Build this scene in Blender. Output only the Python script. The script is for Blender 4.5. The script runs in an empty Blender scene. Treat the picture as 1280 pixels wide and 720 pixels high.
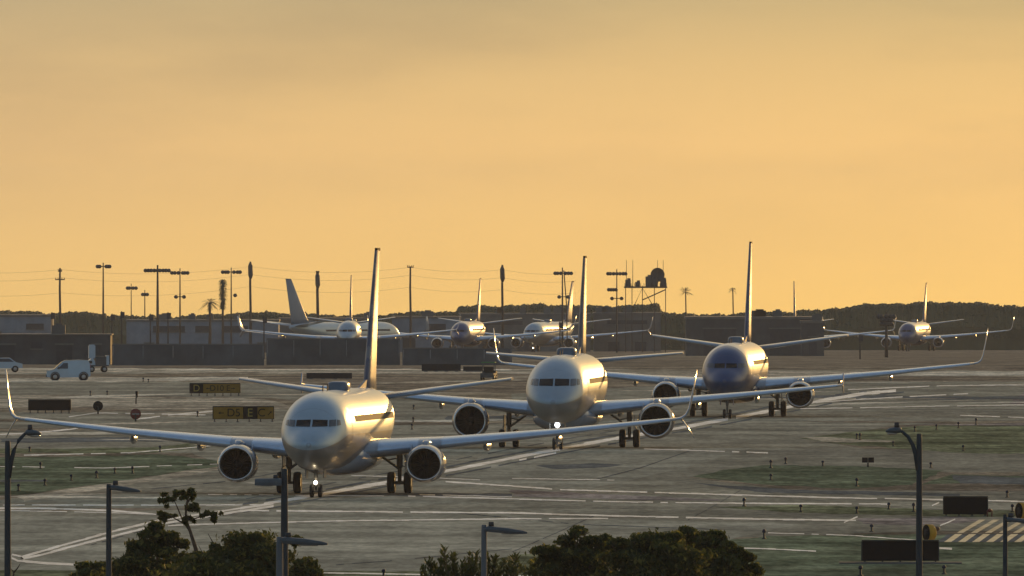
import bpy, bmesh, math, random
import numpy as np
from mathutils import Vector, Matrix
from mathutils.bvhtree import BVHTree
R = math.radians
rnd = random.Random(7)
sc = bpy.context.scene
COL = sc.collection

# ------------------------------------------------------------------ camera, sky, sun, exposure
F = 24300.0           # focal length in pixels of the 1280 px wide photograph
H = 13.8              # camera height over the airfield (m)
YH = 282.0            # image row of the field's vanishing line
cam_d = bpy.data.cameras.new('camera')
cam = bpy.data.objects.new('camera', cam_d); COL.objects.link(cam)
cam_d.sensor_width = 36.0
cam_d.lens = F/1280*36.0
cam_d.clip_start = 1.0
cam_d.clip_end = 60000
cam.location = (0, 0, H)
cam.rotation_euler = (R(90) - math.atan((360-YH)/F), 0, 0)
sc.camera = cam

SUN_EL, SUN_AZ = 6.0, 16.0       # degrees; azimuth measured to the right of the view axis (+Y)
sd = Vector((math.sin(R(SUN_AZ))*math.cos(R(SUN_EL)), math.cos(R(SUN_AZ))*math.cos(R(SUN_EL)), math.sin(R(SUN_EL))))
sun_l = bpy.data.lights.new('sun', 'SUN')
sun_l.energy = 2.1; sun_l.angle = R(0.6); sun_l.color = (1.0, 0.56, 0.17)
sun = bpy.data.objects.new('sun', sun_l); COL.objects.link(sun)
sun.rotation_euler = (-sd).to_track_quat('-Z', 'Y').to_euler()

sc.view_settings.view_transform = 'Standard'
sc.view_settings.look = 'None'
sc.view_settings.exposure = 0.12
sc.view_settings.gamma = 1.0
sc.view_settings.use_curve_mapping = False
try:
    sc.cycles.use_denoising = True
    sc.cycles.volume_bounces = 0
    sc.cycles.max_bounces = 6
    sc.cycles.volume_step_rate = 10.0
except Exception:
    pass

def lin(r, g, b):
    f = lambda c: (c/255/12.92) if c/255 <= .04045 else ((c/255+.055)/1.055)**2.4
    return (f(r), f(g), f(b), 1.0)

GLOW = True
def make_world():
    w = bpy.data.worlds.new('World'); sc.world = w; w.use_nodes = True
    nt = w.node_tree; N = nt.nodes; L = nt.links
    N.clear()
    out = N.new('ShaderNodeOutputWorld'); bg = N.new('ShaderNodeBackground'); L.new(bg.outputs[0], out.inputs[0])
    tc = N.new('ShaderNodeTexCoord'); sep = N.new('ShaderNodeSeparateXYZ'); L.new(tc.outputs['Generated'], sep.inputs[0])
    def M(op, a, b=None, c=None, clamp=False):
        n = N.new('ShaderNodeMath'); n.operation = op; n.use_clamp = clamp
        for i, v in enumerate((a, b, c)):
            if v is None: continue
            if isinstance(v, (int, float)): n.inputs[i].default_value = v
            else: L.new(v, n.inputs[i])
        return n.outputs[0]
    def MR(v, a, b, c=0.0, d=1.0, smooth=True):
        n = N.new('ShaderNodeMapRange'); n.interpolation_type = 'SMOOTHSTEP' if smooth else 'LINEAR'
        L.new(v, n.inputs['Value']); n.inputs['From Min'].default_value = a; n.inputs['From Max'].default_value = b
        n.inputs['To Min'].default_value = c; n.inputs['To Max'].default_value = d
        return n.outputs['Result']
    def ramp(v, stops):
        n = N.new('ShaderNodeValToRGB'); cr = n.color_ramp
        while len(cr.elements) < len(stops): cr.elements.new(0.5)
        for e, (p, c) in zip(cr.elements, stops): e.position = p; e.color = c
        L.new(v, n.inputs[0]); return n.outputs[0]
    def mix(f, a, b, t='MIX'):
        n = N.new('ShaderNodeMix'); n.data_type = 'RGBA'; n.blend_type = t
        if isinstance(f, (int, float)): n.inputs[0].default_value = f
        else: L.new(f, n.inputs[0])
        for i, v in ((6, a), (7, b)):
            if isinstance(v, tuple): n.inputs[i].default_value = v
            else: L.new(v, n.inputs[i])
        return n.outputs[2]
    X, Y, Z = sep.outputs
    # physical sky, looked up no lower than just above its own horizon
    zc = M('MAXIMUM', Z, 0.03)
    comb = N.new('ShaderNodeCombineXYZ'); L.new(X, comb.inputs[0]); L.new(Y, comb.inputs[1]); L.new(zc, comb.inputs[2])
    sky = N.new('ShaderNodeTexSky'); sky.sky_type = 'NISHITA'; sky.sun_disc = False
    sky.sun_elevation = R(SUN_EL); sky.sun_rotation = R(SUN_AZ)
    sky.air_density = 1.0; sky.dust_density = 1.2; sky.ozone_density = 2.0
    L.new(comb.outputs[0], sky.inputs[0])
    nish = mix(1.0, sky.outputs[0], (0.046, 0.080, 0.115, 1), 'MULTIPLY')
    # dusty evening air low in the sky on the sun's side
    u = MR(Z, -0.0055, 0.0120, smooth=False)
    low = ramp(u, [(0.0, lin(254, 204, 115)), (0.22, lin(252, 203, 122)), (0.55, lin(242, 197, 129)), (0.8, lin(222, 186, 128)), (1.0, lin(198, 173, 127))])
    v = M('POWER', M('MAXIMUM', M('SUBTRACT', Z, 0.012), 0.0), 0.5)
    high = ramp(v, [(0.0, lin(198, 173, 127)), (0.15, lin(228, 192, 130)), (0.4, (1.0, 0.80, 0.50, 1)), (0.62, (0.80, 0.70, 0.52, 1)), (1.0, (0.15, 0.22, 0.30, 1))])
    front = mix(M('GREATER_THAN', Z, 0.012), low, high)
    # a little brighter and yellower towards the sun, a little greyer away from it
    az = M('ARCTAN2', X, Y)
    front = mix(MR(az, -0.03, 0.03, 0, 1, False), mix(1.0, front, (0.88, 0.90, 0.97, 1), 'MULTIPLY'), mix(1.0, front, (1.08, 1.05, 0.94, 1), 'MULTIPLY'))
    # thin streaky veil of cloud
    mp = N.new('ShaderNodeMapping'); mp.inputs['Scale'].default_value = (28, 28, 130); L.new(tc.outputs['Generated'], mp.inputs[0])
    no = N.new('ShaderNodeTexNoise'); no.inputs['Scale'].default_value = 1.6; no.inputs['Detail'].default_value = 5; no.inputs['Roughness'].default_value = 0.55
    L.new(mp.outputs[0], no.inputs['Vector'])
    cl = M('MULTIPLY', MR(no.outputs[0], 0.35, 0.75), MR(Z, -0.002, 0.009, 0.35, 1.0))
    # brighter air around the sun, outside the picture to the right
    dv = N.new('ShaderNodeVectorMath'); dv.operation = 'DOT_PRODUCT'; L.new(tc.outputs['Generated'], dv.inputs[0]); dv.inputs[1].default_value = tuple(sd)
    glow = MR(dv.outputs['Value'], 0.966, 1.0)
    front = mix(M('MULTIPLY', glow, 1.0), front, mix(1.0, front, (1.25, 1.12, 0.92, 1), 'MULTIPLY')) if GLOW else front
    front = mix(M('MULTIPLY', cl, 0.65), front, mix(1.0, front, (0.78, 0.80, 0.88, 1), 'MULTIPLY'))
    s = M('ADD', M('MULTIPLY', X, math.sin(R(SUN_AZ))), M('MULTIPLY', Y, math.cos(R(SUN_AZ))))
    k = M('MULTIPLY', MR(s, -0.05, 0.85), MR(Z, 0.30, 0.72, 1.0, 0.0))
    veil = mix(1.0, nish, (0.158, 0.170, 0.160, 1), 'ADD')
    col = mix(k, veil, front)
    L.new(col, bg.inputs[0]); bg.inputs[1].default_value = 1.0
make_world()

# ------------------------------------------------------------------ helpers
def terrain(y):
    if y <= 1900: return 0.0
    if y <= 3500: return -9.0*(y-1900)/1600
    return -9.0 - 0.0052*(y-3500)

def gp(px, py, z=0.0):                 # the point of the flat field seen at a pixel
    y = (H-z)*F/(py-YH)
    return Vector(((px-640)/F*y, y, z))
def depth(py): return H*F/(py-YH)
def at(px, py, y): return Vector(((px-640)/F*y, y, H-(py-YH)/F*y))

MATS = {}
def mat(name, color, rough=0.6, spec=0.3, metal=0.0, coat=0.0, noise=0.0, nscale=1.0, stretch=(1, 1, 1), rvar=0.0, emit=None, es=0.0, bump=0.0):
    if name in MATS: return MATS[name]
    m = bpy.data.materials.new(name); m.use_nodes = True
    nt = m.node_tree; b = nt.nodes['Principled BSDF']
    b.inputs['Base Color'].default_value = (*color[:3], 1)
    b.inputs['Roughness'].default_value = rough; b.inputs['Specular IOR Level'].default_value = spec
    b.inputs['Metallic'].default_value = metal; b.inputs['Coat Weight'].default_value = coat
    b.inputs['Coat Roughness'].default_value = 0.08
    if emit: b.inputs['Emission Color'].default_value = (*emit, 1); b.inputs['Emission Strength'].default_value = es
    if noise or rvar or bump:
        tc = nt.nodes.new('ShaderNodeTexCoord'); mp = nt.nodes.new('ShaderNodeMapping'); mp.inputs['Scale'].default_value = stretch
        no = nt.nodes.new('ShaderNodeTexNoise'); no.inputs['Scale'].default_value = nscale; no.inputs['Detail'].default_value = 6; no.inputs['Roughness'].default_value = 0.62
        nt.links.new(tc.outputs['Object'], mp.inputs[0]); nt.links.new(mp.outputs[0], no.inputs['Vector'])
        if noise:
            cr = nt.nodes.new('ShaderNodeValToRGB')
            cr.color_ramp.elements[0].position = 0.3; cr.color_ramp.elements[1].position = 0.7
            cr.color_ramp.elements[0].color = (*[c*(1-noise) for c in color[:3]], 1); cr.color_ramp.elements[1].color = (*[min(1, c*(1+noise)) for c in color[:3]], 1)
            nt.links.new(no.outputs[0], cr.inputs[0]); nt.links.new(cr.outputs[0], b.inputs['Base Color'])
        if rvar:
            mr = nt.nodes.new('ShaderNodeMapRange'); mr.inputs['To Min'].default_value = max(0.02, rough-rvar); mr.inputs['To Max'].default_value = rough+rvar
            nt.links.new(no.outputs[0], mr.inputs['Value']); nt.links.new(mr.outputs[0], b.inputs['Roughness'])
        if bump:
            bp = nt.nodes.new('ShaderNodeBump'); bp.inputs['Strength'].default_value = bump; bp.inputs['Distance'].default_value = 0.05
            nt.links.new(no.outputs[0], bp.inputs['Height']); nt.links.new(bp.outputs[0], b.inputs['Normal'])
    MATS[name] = m
    return m

class MB:
    def __init__(s): s.v = []; s.f = []; s.sm = []
    def add(s, vs, fs, smooth=False):
        o = len(s.v); s.v += [tuple(p) for p in vs]
        s.f += [tuple(i+o for i in f) for f in fs]; s.sm += [smooth]*len(fs); return s
    def box(s, c, d, rz=0.0, taper=1.0):
        x, y, z = d[0]/2, d[1]/2, d[2]/2; vs = []
        for k, t in ((-z, 1), (z, taper)):
            for i, j in ((-x, -y), (x, -y), (x, y), (-x, y)):
                p = Vector((i*t, j*t, 0)); p.rotate(Matrix.Rotation(rz, 3, 'Z')); vs.append((p.x+c[0], p.y+c[1], c[2]+k))
        return s.add(vs, [(3, 2, 1, 0), (4, 5, 6, 7), (0, 1, 5, 4), (1, 2, 6, 5), (2, 3, 7, 6), (3, 0, 4, 7)])
    def loft(s, rings, cap=True, smooth=True, closed=True):
        n = len(rings[0]); vs = [p for r in rings for p in r]; fs = []
        for i in range(len(rings)-1):
            for j in range(n if closed else n-1):
                k = (j+1) % n
                fs.append((i*n+j, i*n+k, (i+1)*n+k, (i+1)*n+j))
        s.add(vs, fs, smooth)
        if cap:
            o = len(s.v)-len(vs)
            s.f += [tuple(o+j for j in reversed(range(n))), tuple(o+(len(rings)-1)*n+j for j in range(n))]; s.sm += [False, False]
        return s
    def tube(s, pts, rad, n=10, cap=True):
        pts = [Vector(p) for p in pts]
        rad = rad if isinstance(rad, (list, tuple)) else [rad]*len(pts)
        rings = []
        for i, p in enumerate(pts):
            t = (pts[min(i+1, len(pts)-1)]-pts[max(i-1, 0)]).normalized()
            a = t.cross(Vector((0, 0, 1)) if abs(t.z) < 0.9 else Vector((1, 0, 0))).normalized(); b = t.cross(a)
            rings.append([p+(a*math.cos(q*2*math.pi/n)+b*math.sin(q*2*math.pi/n))*rad[i] for q in range(n)])
        return s.loft(rings, cap)
    def lathe(s, prof, c, axis='y', n=24, squash=1.0, cap=False):     # prof: (along, radius)
        rings = []
        for a, r in prof:
            ring = []
            for q in range(n):
                t = q*2*math.pi/n; i, j = r*math.cos(t), r*math.sin(t)
                if j < 0: j *= squash
                ring.append((c[0]+i, c[1]+a, c[2]+j) if axis == 'y' else (c[0]+a, c[1]+i, c[2]+j) if axis == 'x' else (c[0]+i, c[1]+j, c[2]+a))
            rings.append(ring)
        return s.loft(rings, cap)
    def ball(s, c, r, n=12):
        r = r if isinstance(r, (tuple, list)) else (r, r, r); m = n//2; rings = []
        for i in range(m+1):
            t = math.pi*max(0.02, min(0.98, i/m)); rings.append([(c[0]+r[0]*math.sin(t)*math.cos(q*2*math.pi/n), c[1]+r[1]*math.sin(t)*math.sin(q*2*math.pi/n), c[2]-r[2]*math.cos(t)) for q in range(n)])
        return s.loft(rings, True)
    def prism(s, poly, y0, y1, axis='y'):    # poly in (x,z) extruded along y, or in (y,z) along x
        n = len(poly)
        P = (lambda a, b, d: (a, d, b)) if axis == 'y' else (lambda a, b, d: (d, a, b))
        return s.add([P(a, b, y0) for a, b in poly]+[P(a, b, y1) for a, b in poly],
                     [tuple(range(n)), tuple(reversed(range(n, 2*n)))]+[((i+1) % n, i, n+i, n+(i+1) % n) for i in range(n)])
    def build(s, name, m, parent=None, recalc=True):
        me = bpy.data.meshes.new(name); me.from_pydata(s.v, [], s.f); me.polygons.foreach_set('use_smooth', s.sm)
        if recalc:
            b = bmesh.new(); b.from_mesh(me); bmesh.ops.recalc_face_normals(b, faces=b.faces); b.to_mesh(me); b.free()
        me.materials.append(m)
        o = bpy.data.objects.new(name, me); COL.objects.link(o)
        if parent is not None: o.parent = parent
        return o

def tag(o, label=None, cat=None, group=None, kind=None):
    if label: o['label'] = label
    if cat: o['category'] = cat
    if group: o['group'] = group
    if kind: o['kind'] = kind
    return o
def thing(name, loc, label, cat, group=None, rz=0.0):
    o = bpy.data.objects.new(name, None); COL.objects.link(o); o.location = loc; o.rotation_euler = (0, 0, rz); o.empty_display_size = 0.5
    return tag(o, label, cat, group)
def copy_tree(o, parent=None):
    c = o.copy(); COL.objects.link(c)
    if parent is not None: c.parent = parent
    for ch in list(o.children): copy_tree(ch, c)
    return c
def dup(root, loc, label, rz=None, scale=None, group=None):
    c = copy_tree(root); c.location = loc; c['label'] = label
    if rz is not None: c.rotation_euler = (0, 0, rz)
    if scale is not None: c.scale = (scale,)*3
    if group: c['group'] = group
    return c

# ------------------------------------------------------------------ ground
def ground_mat(name, stops, scale, rough=0.9, spec=0.0, fine=0.45):
    m = bpy.data.materials.new(name); m.use_nodes = True; nt = m.node_tree; N = nt.nodes; L = nt.links
    if spec:
        b = N['Principled BSDF']; b.inputs['Roughness'].default_value = rough; b.inputs['Specular IOR Level'].default_value = spec; cin = b.inputs['Base Color']
    else:
        N.clear(); o = N.new('ShaderNodeOutputMaterial'); b = N.new('ShaderNodeBsdfDiffuse'); b.inputs['Roughness'].default_value = 0.4; L.new(b.outputs[0], o.inputs[0]); cin = b.inputs['Color']
    tc = N.new('ShaderNodeTexCoord')
    def noise(sx, sy, detail, r=0.6, lo=0.40, hi=0.60, amp=0.0):
        mp = N.new('ShaderNodeMapping'); mp.inputs['Scale'].default_value = (sx, sy, 1); mp.inputs['Rotation'].default_value = (0, 0, R(4)); L.new(tc.outputs['Object'], mp.inputs[0])
        n = N.new('ShaderNodeTexNoise'); n.inputs['Scale'].default_value = 1; n.inputs['Detail'].default_value = detail; n.inputs['Roughness'].default_value = r
        L.new(mp.outputs[0], n.inputs['Vector'])
        if not amp: return n.outputs[0]
        mr = N.new('ShaderNodeMapRange'); L.new(n.outputs[0], mr.inputs['Value']); mr.inputs['From Min'].default_value = lo; mr.inputs['From Max'].default_value = hi
        mr.inputs['To Min'].default_value = 1-amp; mr.inputs['To Max'].default_value = 1+amp; return mr.outputs['Result']
    def mul(a, b):
        n = N.new('ShaderNodeMix'); n.data_type = 'RGBA'; n.blend_type = 'MULTIPLY'; n.inputs[0].default_value = 1; L.new(a, n.inputs[6]); L.new(b, n.inputs[7]); return n.outputs[2]
    cr = N.new('ShaderNodeValToRGB')
    while len(cr.color_ramp.elements) < len(stops): cr.color_ramp.elements.new(0.5)
    for e, (p, c) in zip(cr.color_ramp.elements, stops): e.position = p; e.color = (*c, 1)
    L.new(noise(scale, scale*0.55, 8, 0.68), cr.inputs[0])
    c = mul(cr.outputs[0], noise(0.02, 0.06, 3, 0.6, amp=fine*0.6))      # long wear bands across the field
    c = mul(c, noise(0.30, 0.055, 5, 0.72, amp=fine*0.7))                # patchy wear
    c = mul(c, noise(2.2, 0.22, 3, 0.6, amp=fine*0.45))                  # fine mottling
    L.new(c, cin)
    return m
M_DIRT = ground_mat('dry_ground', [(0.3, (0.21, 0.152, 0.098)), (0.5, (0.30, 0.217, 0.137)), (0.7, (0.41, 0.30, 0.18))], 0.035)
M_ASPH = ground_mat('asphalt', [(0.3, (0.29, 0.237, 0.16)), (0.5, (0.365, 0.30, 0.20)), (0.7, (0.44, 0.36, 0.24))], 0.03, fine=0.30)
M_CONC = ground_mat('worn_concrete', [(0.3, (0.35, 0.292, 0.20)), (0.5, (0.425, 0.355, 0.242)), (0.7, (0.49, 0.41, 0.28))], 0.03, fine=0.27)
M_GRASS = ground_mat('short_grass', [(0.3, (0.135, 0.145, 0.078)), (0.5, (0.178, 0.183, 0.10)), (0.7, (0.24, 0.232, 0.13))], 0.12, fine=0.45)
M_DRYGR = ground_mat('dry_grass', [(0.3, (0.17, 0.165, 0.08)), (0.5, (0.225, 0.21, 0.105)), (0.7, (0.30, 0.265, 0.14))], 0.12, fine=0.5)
M_TAN = ground_mat('sand_and_sheen', [(0.3, (0.42, 0.32, 0.21)), (0.5, (0.56, 0.43, 0.28)), (0.7, (0.70, 0.55, 0.37))], 0.05, fine=0.45)  # sand colour, brightened to paint in the sheen of the ground
M_PALE = ground_mat('painted_ground_glint', [(0.3, (0.62, 0.48, 0.32)), (0.5, (0.78, 0.62, 0.42)), (0.7, (0.88, 0.72, 0.52))], 0.05, fine=0.4)  # very pale colour that paints sun glints onto the pavement
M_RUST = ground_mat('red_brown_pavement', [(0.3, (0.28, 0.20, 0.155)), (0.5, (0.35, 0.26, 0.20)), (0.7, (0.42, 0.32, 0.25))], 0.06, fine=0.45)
M_RUBBER_SHADOW = ground_mat('rubber_and_shadow', [(0.3, (0.14, 0.128, 0.108)), (0.5, (0.18, 0.165, 0.138)), (0.7, (0.215, 0.197, 0.163))], 0.05, fine=0.3)
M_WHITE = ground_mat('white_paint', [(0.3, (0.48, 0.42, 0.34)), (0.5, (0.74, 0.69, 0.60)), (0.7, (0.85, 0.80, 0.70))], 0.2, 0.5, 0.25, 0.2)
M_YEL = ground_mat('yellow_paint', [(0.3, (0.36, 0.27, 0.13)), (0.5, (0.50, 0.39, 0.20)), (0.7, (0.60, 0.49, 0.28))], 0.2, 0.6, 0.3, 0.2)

def build_ground():
    ys = [-2500, -300, 300, 760, 1300, 1900, 2300, 2700, 3100, 3500, 4500, 6000]
    xs = [-3000, -800, -200, 0, 200, 800, 3000]
    mb = MB(); n = len(xs)
    vs = [(x, y, terrain(y)) for y in ys for x in xs]
    fs = [(j*n+i, j*n+i+1, (j+1)*n+i+1, (j+1)*n+i) for j in range(len(ys)-1) for i in range(n-1)]
    mb.add(vs, fs, True)
    tag(mb.build('ground', M_DIRT), kind='structure')
build_ground()

ZS = 0.28
def patch(name, pts, m, z, jx=4.0, jy=0.5, step=14, seed=1):      # a flat sheet outlined by corners of the field
    r = random.Random(seed*7919+len(pts)); out = []
    for i, a in enumerate(pts):
        b = pts[(i+1) % len(pts)]
        k = max(1, int(max(abs(a[0]-b[0]), 6*abs(a[1]-b[1]))/step))
        for q in range(k):
            t = q/k
            px = a[0]+(b[0]-a[0])*t; py = a[1]+(b[1]-a[1])*t
            if q: px += r.uniform(-jx, jx)*0.5; py += r.uniform(-jy, jy)
            out.append(gp(px, py, z*ZS))
    bm = bmesh.new(); vs = [bm.verts.new(p) for p in out]; f = bm.faces.new(vs); f.normal_update()
    if f.normal.z < 0: f.normal_flip()
    bmesh.ops.triangulate(bm, faces=[f])
    me = bpy.data.meshes.new(name); bm.to_mesh(me); bm.free(); me.materials.append(m)
    o = bpy.data.objects.new(name, me); COL.objects.link(o)
    return tag(o, kind='structure')

# pavements
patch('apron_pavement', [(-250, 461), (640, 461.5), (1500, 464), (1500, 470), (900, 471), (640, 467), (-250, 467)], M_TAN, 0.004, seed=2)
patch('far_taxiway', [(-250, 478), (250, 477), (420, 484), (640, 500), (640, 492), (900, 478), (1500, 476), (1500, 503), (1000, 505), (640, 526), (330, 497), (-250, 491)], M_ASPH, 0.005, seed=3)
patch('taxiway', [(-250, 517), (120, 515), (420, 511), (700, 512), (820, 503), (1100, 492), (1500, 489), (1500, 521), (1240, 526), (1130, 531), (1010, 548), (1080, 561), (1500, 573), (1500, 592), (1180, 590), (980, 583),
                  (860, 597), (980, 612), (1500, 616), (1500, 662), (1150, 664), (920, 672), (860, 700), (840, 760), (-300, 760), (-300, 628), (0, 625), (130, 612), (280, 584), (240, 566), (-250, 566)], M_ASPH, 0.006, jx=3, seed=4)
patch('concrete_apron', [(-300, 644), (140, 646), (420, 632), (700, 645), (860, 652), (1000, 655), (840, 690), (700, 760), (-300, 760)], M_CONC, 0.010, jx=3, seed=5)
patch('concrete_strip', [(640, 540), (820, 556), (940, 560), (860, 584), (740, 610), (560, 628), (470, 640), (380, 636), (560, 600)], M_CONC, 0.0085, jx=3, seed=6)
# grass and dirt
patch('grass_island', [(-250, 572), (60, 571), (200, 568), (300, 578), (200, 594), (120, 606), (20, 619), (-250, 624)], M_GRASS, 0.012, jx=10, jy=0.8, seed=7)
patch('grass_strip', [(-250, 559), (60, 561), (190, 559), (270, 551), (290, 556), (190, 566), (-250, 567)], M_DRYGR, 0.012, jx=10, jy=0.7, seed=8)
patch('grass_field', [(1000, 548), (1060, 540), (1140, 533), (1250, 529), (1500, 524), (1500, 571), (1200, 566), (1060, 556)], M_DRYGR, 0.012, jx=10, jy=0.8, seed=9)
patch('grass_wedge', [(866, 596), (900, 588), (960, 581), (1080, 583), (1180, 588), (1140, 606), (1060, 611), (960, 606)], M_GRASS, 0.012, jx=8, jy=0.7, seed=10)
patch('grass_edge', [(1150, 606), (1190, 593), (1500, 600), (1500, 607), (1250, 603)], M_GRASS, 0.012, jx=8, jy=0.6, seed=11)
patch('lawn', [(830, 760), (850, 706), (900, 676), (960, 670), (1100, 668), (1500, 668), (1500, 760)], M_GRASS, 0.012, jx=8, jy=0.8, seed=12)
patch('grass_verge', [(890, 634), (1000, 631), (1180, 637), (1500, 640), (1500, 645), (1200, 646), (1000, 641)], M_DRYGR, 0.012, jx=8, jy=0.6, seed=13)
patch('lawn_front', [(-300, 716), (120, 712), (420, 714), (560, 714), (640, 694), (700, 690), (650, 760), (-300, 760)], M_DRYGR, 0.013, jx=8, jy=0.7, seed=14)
# sandy and worn bands, with strips painted as sun glint and shadow
for i, (pts, m) in enumerate([
    ([(-250, 494), (80, 495), (330, 499), (360, 507), (200, 512), (100, 509), (-250, 511)], M_TAN),
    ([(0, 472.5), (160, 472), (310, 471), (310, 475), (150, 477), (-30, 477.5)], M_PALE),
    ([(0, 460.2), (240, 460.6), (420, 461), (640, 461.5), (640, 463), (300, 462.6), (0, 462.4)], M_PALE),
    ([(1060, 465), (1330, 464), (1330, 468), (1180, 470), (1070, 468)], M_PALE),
    ([(20, 621), (120, 606), (200, 594), (262, 585), (280, 587), (215, 598), (130, 611), (30, 627)], M_TAN),
    ([(140, 519), (250, 514), (320, 509), (400, 507), (400, 509), (300, 514), (230, 521)], M_TAN),
    ([(1000, 546), (1045, 547), (1120, 551), (1110, 553), (1030, 552)], M_TAN),
    ([(1080, 655), (1070, 648), (1200, 646), (1230, 651), (1160, 657)], M_RUST),
    ([(1130, 531), (1250, 527), (1400, 525), (1400, 531), (1250, 532)], M_RUST),
    ([(1262, 505), (1280, 489), (1400, 488), (1400, 506)], M_RUST),
    ([(640, 612), (760, 618), (900, 624), (900, 626), (760, 624), (640, 620)], M_RUST),
    ([(670, 582), (740, 579), (780, 581), (740, 585), (690, 586)], M_RUBBER_SHADOW),
    ([(400, 614), (520, 616), (640, 617), (640, 620), (500, 620), (390, 619)], M_RUBBER_SHADOW),  # dark strip painted for the first airliner's shadow
    ([(1190, 594), (1500, 603), (1500, 612), (1200, 604)], M_RUBBER_SHADOW),
    ([(860, 603), (990, 612), (1200, 617), (1200, 620), (960, 616)], M_RUBBER_SHADOW),
    ([(-100, 598), (60, 600), (60, 602), (-100, 603)], M_RUBBER_SHADOW),
    ([(560, 520), (700, 516), (700, 520), (560, 526)], M_RUBBER_SHADOW),
    ([(900, 498), (1040, 494), (1280, 496), (1280, 499), (1040, 500)], M_RUBBER_SHADOW),
    ([(0, 548), (200, 546), (330, 549), (200, 552), (0, 553)], M_RUBBER_SHADOW)]):
    patch('wear_sheen_shade', pts, m, 0.014+0.001*i, jx=10, jy=0.7, seed=30+i)

rs = random.Random(77)
for i in range(46):  # thin pale streaks painting a low-sun sheen over the ground
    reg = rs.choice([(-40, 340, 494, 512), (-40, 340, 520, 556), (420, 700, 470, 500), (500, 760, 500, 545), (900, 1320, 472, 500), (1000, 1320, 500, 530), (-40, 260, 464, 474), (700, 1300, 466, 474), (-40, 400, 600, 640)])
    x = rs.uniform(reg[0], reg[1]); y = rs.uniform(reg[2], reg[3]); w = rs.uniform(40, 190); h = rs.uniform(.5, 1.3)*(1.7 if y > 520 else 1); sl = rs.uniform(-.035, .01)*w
    patch('wear_sheen_shade', [(x-w, y-sl), (x-w*.3, y-h*.8), (x+w*.4, y-h*.7+sl*.5), (x+w, y+sl), (x+w*.3, y+h+sl*.4), (x-w*.5, y+h*.7-sl*.5)], rs.choice([M_TAN, M_TAN, M_CONC, M_DIRT, M_PALE]), 0.036+0.0001*i, jx=8, jy=0.3, seed=200+i)

# painted lines, all in one sheet per colour
def lines(name, specs, m, z):
    mb = MB(); r = random.Random(5)
    z *= ZS
    for n_, (pts, w, broken) in enumerate(specs):
        z += 0.0002
        dense = []
        for a, b in zip(pts, pts[1:]):
            k = max(1, int(max(abs(b[0]-a[0]), 5*abs(b[1]-a[1]))/9))
            dense += [(a[0]+(b[0]-a[0])*q/k, a[1]+(b[1]-a[1])*q/k) for q in range(k)]
        dense.append(pts[-1])
        for (ax, ay), (bx, by) in zip(dense, dense[1:]):
            if r.random() < broken*0.55: continue
            wa = w*r.uniform(0.95, 1.5); j = r.uniform(-.15, .15)
            mb.add([gp(ax, ay+wa/2+j, z), gp(bx, by+wa/2+j, z), gp(bx, by-wa/2+j, z), gp(ax, ay-wa/2+j, z)], [(0, 1, 2, 3)])
    return tag(mb.build(name, m, recalc=False), kind='structure')
CL1 = [(330, 630), (405, 617), (480, 603), (565, 587.5), (640, 572.5), (700, 561), (770, 548), (850, 535), (900, 525.5), (960, 514), (1030, 500), (1080, 492), (1120, 488)]
LOOP = [(342, 629), (290, 637), (250, 643), (200, 650), (140, 664.5), (80, 681), (28, 696)]
LOOP2 = [(342, 632.5), (290, 640.5), (250, 647), (210, 653.5), (150, 668), (90, 683), (50, 694), (28, 698)]
lines('taxiway_centreline', [(LOOP+[(15, 693), (14, 697), (22, 701), (60, 704), (130, 707.5)], 2.1, 0.0), (LOOP2+[(26, 697), (32, 701.5), (60, 704.5), (128, 707)], 2.1, 0.0),
    (CL1, 3.0, 0.03), ([(380, 622), (482, 605)], 1.2, 0.1), ([(640, 577), (695, 566)], 1.6, 0.2)], M_WHITE, 0.044)
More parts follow.
